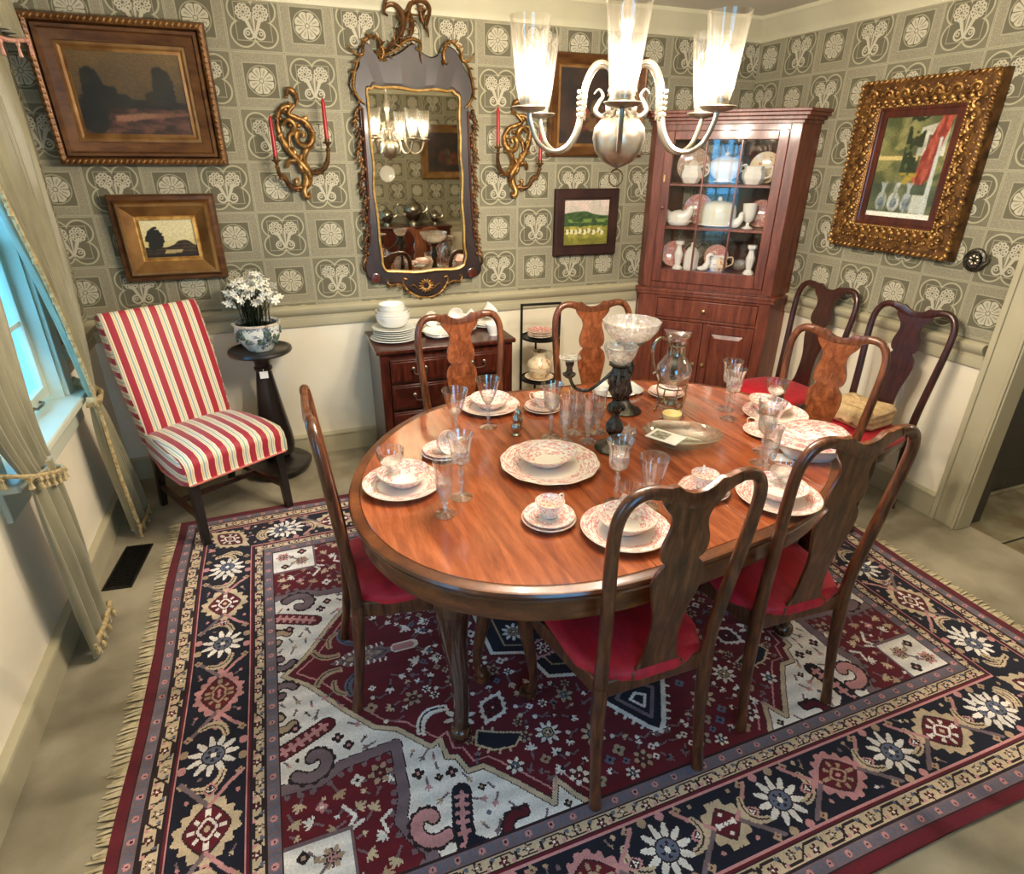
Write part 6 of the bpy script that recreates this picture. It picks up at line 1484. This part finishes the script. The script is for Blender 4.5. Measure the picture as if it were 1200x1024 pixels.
t = thing('tureen', 'round white lidded tureen in the middle of the top cabinet shelf', 'tureen'); t['group'] = GWC
build('tureen_body', G().lathe([(.0001, 0), (.06, 0), (.062, .008), (.05, .014), (.075, .03), (.100, .06), (.105, .09), (.098, .115), (.0001, .115)], n=32), M['white_china'], t, smooth=60)
build('lid', G().lathe([(.103, .115), (.10, .122), (.07, .145), (.02, .158), (.010, .162), (.016, .172), (.008, .180), (.0001, .181)], n=32), M['white_china'], t, smooth=60)
for s in (-1, 1): build('handle', G().tube(spline([Vector(p) for p in ((s * .098, 0, .098), (s * .125, 0, .105), (s * .128, 0, .08), (s * .10, 0, .065))], 4), .006, 8), M['white_china'], t)
cabput(t, .0, .20, S1); 
o = one('oval_dish', G().lathe([(.0001, 0), (.08, 0), (.11, .012), (.106, .014), (.0001, .006)], n=32), M['white_china'], 'flat white dish under the top shelf tureen', 'dish'); cabput(o, 0, .20, S1); t.location = cabpt(0, .20, S1 + .0075)
# middle shelf
wp('display_plate', 'red and white plate standing behind the hen dish on the middle cabinet shelf', .095, M['redchina'], -.155, .30, S2)
wp('display_plate', 'red and white plate standing behind the white goblet vase on the middle shelf', .085, china('red2', 0, .98, .45, (226, 200, 188), (150, 52, 50), (190, 110, 104)), .255, .25, S2)
t = thing('hen_dish', 'white bird shaped lidded dish at the left of the middle cabinet shelf', 'dish'); t['group'] = GWC
build('dish_body', G().lathe([(.0001, 0), (.055, 0), (.062, .008), (.080, .03), (.078, .034), (.0001, .03)], n=28, sx=1.1, sy=.8), M['white_china'], t, smooth=60)
build('hen', G().tube(spline([Vector(p) for p in ((-.085, 0, .095), (-.06, 0, .06), (-.02, 0, .055), (.03, 0, .058), (.06, 0, .085), (.072, 0, .112), (.092, 0, .108))], 5), list(np.interp(np.linspace(0, 1, 31), [0, .15, .4, .6, .8, .93, 1], [.006, .03, .045, .036, .020, .016, .004])), 14), M['white_china'], t, smooth=60)
cabput(t, -.245, .12, S2)
t = thing('cheese_dome', 'large cream covered dish with a domed lid in the middle of the cabinet', 'dish'); t['group'] = GWC
build('dish_base', G().lathe([(.0001, 0), (.10, 0), (.125, .010), (.122, .014), (.0001, .010)], n=40, sx=1.05, sy=.8), M['white_china'], t, smooth=60)
build('domed_lid', G().lathe([(.108, .013), (.110, .018), (.108, .10), (.100, .132), (.075, .152), (.03, .160), (.010, .162), (.014, .174), (.008, .184), (.0001, .185)], n=40, sx=1.05, sy=.8), mat('cream china', (232, 222, 190), (222, 210, 176), 5, .2, coat=.4), t, smooth=60)
cabput(t, .0, .165, S2)
t = thing('goblet_vase', 'white goblet shaped vase at the right of the middle cabinet shelf', 'vase'); t['group'] = GWC
build('vase_body', G().lathe([(.0001, 0), (.035, 0), (.036, .005), (.012, .016), (.010, .035), (.030, .048), (.040, .08), (.046, .15), (.043, .15), (.036, .08), (.0001, .06)], n=24), M['white_china'], t, smooth=60); cabput(t, .195, .13, S2)
o = one('hen_dish', G().tube(spline([Vector(p) for p in ((-.04, 0, .03), (0, 0, .03), (.03, 0, .06), (.035, 0, .09), (.05, 0, .088))], 5), list(np.interp(np.linspace(0, 1, 21), [0, .3, .6, .85, 1], [.012, .03, .018, .013, .003])), 12), M['white_china'], 'small white bird figure beside the goblet vase in the cabinet', 'figurine'); cabput(o, .122, .055, S2)
# bottom shelf
wp('display_plate', 'red patterned plate standing at the far left of the lowest glazed shelf', .085, china('red3', 0, .98, .44, (230, 190, 176), (180, 80, 72), (210, 130, 116)), -.265, .20, S3)
wp('display_plate', 'red floral plate standing in the middle of the lowest glazed shelf', .080, M['redchina'], .02, .22, S3)
def stick(lab):
    t = one('candlestick', G().lathe([(.0001, 0), (.036, 0), (.036, .008), (.018, .03), (.026, .07), (.030, .10), (.018, .135), (.016, .15), (.030, .165), (.030, .185), (.0001, .185)], n=8), M['white_china'], lab, 'candlestick', smooth=20); t['group'] = GWC; return t
cabput(stick('white china candlestick at the left of the lowest glazed shelf'), -.215, .10, S3)
cabput(stick('white china candlestick at the right of the lowest glazed shelf'), .250, .10, S3)
t = thing('lidded_jar', 'white faceted jar with a pointed lid on the lowest glazed shelf', 'jar'); t['group'] = GWC
build('jar_body', G().lathe([(.0001, 0), (.046, 0), (.050, .01), (.050, .095), (.044, .115), (.0001, .115)], n=8), M['white_china'], t, smooth=20)
build('lid', G().lathe([(.044, .115), (.030, .14), (.010, .155), (.012, .165), (.004, .178), (.0001, .18)], n=8), M['white_china'], t, smooth=20); cabput(t, -.130, .11, S3)
o = one('bird_figurine', G().tube(spline([Vector(p) for p in ((-.04, 0, .02), (0, 0, .025), (.02, 0, .06), (.015, 0, .10), (.035, 0, .115), (.05, 0, .105))], 5), list(np.interp(np.linspace(0, 1, 26), [0, .25, .5, .8, 1], [.010, .024, .014, .012, .003])), 12), M['white_china'], 'white china bird on the lowest glazed shelf, next to the lidded jar', 'figurine'); cabput(o, -.030, .06, S3)
t = jugw('squat cream and red jug in the middle of the lowest glazed shelf'); cabput(t, .045, .13, S3)
for c_ in t.children: c_.data.materials[0] = M['creamjug']
t.scale = (.9, .9, .9); del t['group']
o = one('glass_bowl', cutbowl(.06, .06, 0), M['crystal'], 'cut glass bowl on the lowest glazed shelf of the cabinet', 'bowl'); cabput(o, .180, .22, S3)

# ---------------------------------------------------------------- chandelier
CHX, CHY, CHZ, CHR, CHA = 1.036, 1.805, 1.882, .300, -2.08
ch = thing('chandelier', 'six armed silver chandelier with clear hurricane shades hanging over the table', 'chandelier', (CHX, CHY, CHZ))
build('ball', G().lathe([(.0001, -.155), (.010, -.150), (.020, -.146), (.045, -.135), (.070, -.105), (.080, -.070), (.076, -.040), (.055, -.014), (.034, -.004), (.030, .004), (.036, .010), (.036, .020), (.022, .026), (.020, .06), (.034, .075), (.034, .085), (.014, .10), (.013, .20), (.022, .22), (.026, .25), (.014, .28), (.010, .36), (.018, .375), (.0001, .38)], n=36), M['pewter'], ch, smooth=60)
build('finial_ring', G().tube([(.024 * math.cos(a), 0, -.180 + .024 * math.sin(a)) for a in [2 * PI * i / 24 for i in range(25)]], .0028, 6).tube([(0, 0, -.155), (0, 0, -.15)], .004, 6), M['silver'], ch)
g = G(); z = .385; i = 0
while CHZ + z < H - .03:
    ring_ = [(.010 * math.cos(a), 0, .016 * math.sin(a)) for a in [2 * PI * q / 12 for q in range(13)]]
    g.add(G().tube(ring_, .0022, 5), Matrix.Translation((0, 0, z)) @ Matrix.Rotation((i % 2) * PI / 2, 4, 'Z')); z += .027; i += 1
build('chain', g, M['pewter'], ch); build('ceiling_rose', G().lathe([(.0001, H - CHZ - .035), (.03, H - CHZ - .035), (.06, H - CHZ - .012), (.062, H - CHZ), (.0001, H - CHZ)], n=28), M['pewter'], ch)
emis, N_, K_, b_ = newmat('lit bulb'); b_.inputs['Base Color'].default_value = (1, .9, .7, 1); N_.remove(b_)
em = N_.new('ShaderNodeEmission'); em.inputs[0].default_value = (1, .86, .62, 1); em.inputs[1].default_value = 9
tr_ = N_.new('ShaderNodeBsdfTransparent'); mx_ = N_.new('ShaderNodeMixShader'); mx_.inputs[0].default_value = .55
K_.new(tr_.outputs[0], mx_.inputs[1]); K_.new(em.outputs[0], mx_.inputs[2]); K_.new(mx_.outputs[0], N_['Material Output'].inputs[0])
for k_ in range(6):
    a = CHA + k_ * PI / 3; c_, s_ = math.cos(a), math.sin(a)
    def A3(r_, z, o=0): return Vector((r_ * c_ - o * s_, r_ * s_ + o * c_, z))
    P = spline([A3(r_, z) for r_, z in ((.020, .045), (.030, .095), (.062, .125), (.098, .118), (.124, .075), (.134, .01), (.150, -.055), (.185, -.098), (.232, -.105), (.272, -.080), (.294, -.035), (.300, -.006))], 5)
    arm = build('arm', G().tube(P, .0068, 9), M['pewter'], ch)
    g = G()
    for q, z in enumerate((.05, .035, .02, .005, -.01)):
        for e_ in (-1, 1): g.ball(A3(.130 + q * .001, z, e_ * .008), (.006, .006, .009), 6, 4)
        g.ball(A3(.142, z), (.007, .007, .007), 6, 4)
    build('arm_ornament', g, M['pewter'], arm)
    if k_ % 2 == 0 or 1:
        a2 = a + PI / 6; c2_, s2_ = math.cos(a2), math.sin(a2)
        g = G().tube(spline([Vector((r_ * c2_, r_ * s2_, z)) for r_, z in ((.030, .010), (.055, -.008), (.075, .005), (.065, .03), (.055, .045), (.068, .062), (.082, .05))], 4), list(np.interp(np.linspace(0, 1, 25), [0, .3, .6, 1], [.004, .008, .006, .002])), 7)
        build('scroll_ornament', g, M['pewter'], ch)
    c0 = A3(CHR, 0)
    build('drip_pan', G().lathe([(.0001, -.008), (.012, -.008), (.040, -.002), (.050, .006), (.048, .008), (.030, .004), (.0001, .004)], c0, 28), M['pewter'], arm)
    build('shade_holder', G().lathe([(.0001, .004), (.024, .004), (.027, .010), (.026, .032), (.0001, .032)], c0, 20), M['pewter'], arm)
    build('hurricane_shade', G().lathe([(.027, .014), (.030, .022), (.036, .06), (.044, .12), (.052, .18), (.057, .222), (.0555, .2225), (.0505, .18), (.0425, .12), (.0345, .06), (.0285, .024)], c0, 32), M['hurricane'], arm, smooth=60)
    build('candle_tube', G().lathe([(.0001, .032), (.011, .032), (.011, .060), (.0001, .060)], c0, 14), M['candle_white'], arm)
    bu = build('bulb', G().lathe([(.0001, .060), (.008, .062), (.016, .085), (.017, .10), (.012, .125), (.005, .148), (.0001, .156)], c0, 18), emis, arm, smooth=60)
    ld = bpy.data.lights.new('bulb_light', 'POINT'); ld.energy = BULB_POWER; ld.color = BULB_COLOR; ld.shadow_soft_size = .014
    lo_ = bpy.data.objects.new('bulb_light', ld); COL.objects.link(lo_); lo_.parent = arm; lo_.location = c0 + Vector((0, 0, .10))

# ---------------------------------------------------------------- behind the camera: what the mirror shows
t = thing('serving_cabinet', 'dark wooden serving cabinet with silver on top, seen in the mirror', 'cabinet', (1.62, F + .25, 0))
build('carcass', G().box(-.52, .52, -.22, .22, .08, .93), M['mahog'], t, bevel=.004); build('top', G().box(-.54, .54, -.23, .24, .93, .96), M['mahog'], t, bevel=.006); build('plinth', G().box(-.52, .52, -.22, .225, 0, .08), M['mahog'], t)
for i in range(3):
    d_ = build('door', G().box(-.51 + i * .342, -.51 + i * .342 + .335, .22, .24, .10, .91), M['mahog'], t, bevel=.006); build('knob', G().ball((-.51 + i * .342 + .30, .25, .55), .012), M['brass'], d_)
def teapot(nm, lab, loc, s):
    t = thing(nm, lab, 'silverware', loc, 0)
    build('pot_body', G().lathe([(.0001, 0), (.05, 0), (.052, .01), (.03, .03), (.06, .06), (.085, .11), (.080, .15), (.05, .18), (.03, .19), (.02, .21), (.008, .22), (.0001, .235)], n=28), M['silver'], t, smooth=60)
    build('spout', G().tube(spline([Vector(p) for p in ((.07, 0, .09), (.12, 0, .12), (.13, 0, .18))], 5), taper(11, .016, .012, .008), 8), M['silver'], t)
    build('handle', G().tube(spline([Vector(p) for p in ((-.07, 0, .16), (-.13, 0, .17), (-.14, 0, .11), (-.075, 0, .08))], 5), .007, 8), M['silver'], t)
    t.scale = (s,) * 3; return t
teapot('coffee_urn', 'tall silver urn on the serving cabinet, seen in the mirror', (1.72, F + .25, .9605), 1.45)
teapot('teapot', 'silver teapot on the serving cabinet beside the urn, seen in the mirror', (1.38, F + .28, .9605), 1.0)
teapot('sugar_pot', 'smaller silver pot at the end of the serving cabinet, seen in the mirror', (2.0, F + .25, .9605), .8)
w_, h_ = .5, .45
t = picture('framed_painting', 'dark painting on the wall behind the camera, seen in the mirror', (2.25, F + .008, 1.80), w_, h_, p_still, [('moulding', [(0, .018), (0, .026), (.04, .036), (.07, .05), (.09, .03), (.09, 0)], M['frame_gold'])], rot=PI, n=60)
o = one('wall_plate', plate_g(.095, .015), M['white_china'], 'round white plate hanging behind the camera, seen in the mirror', 'plate'); o.location = (1.47, F + .002, 1.55); o.rotation_euler = (-PI / 2, 0, 0)
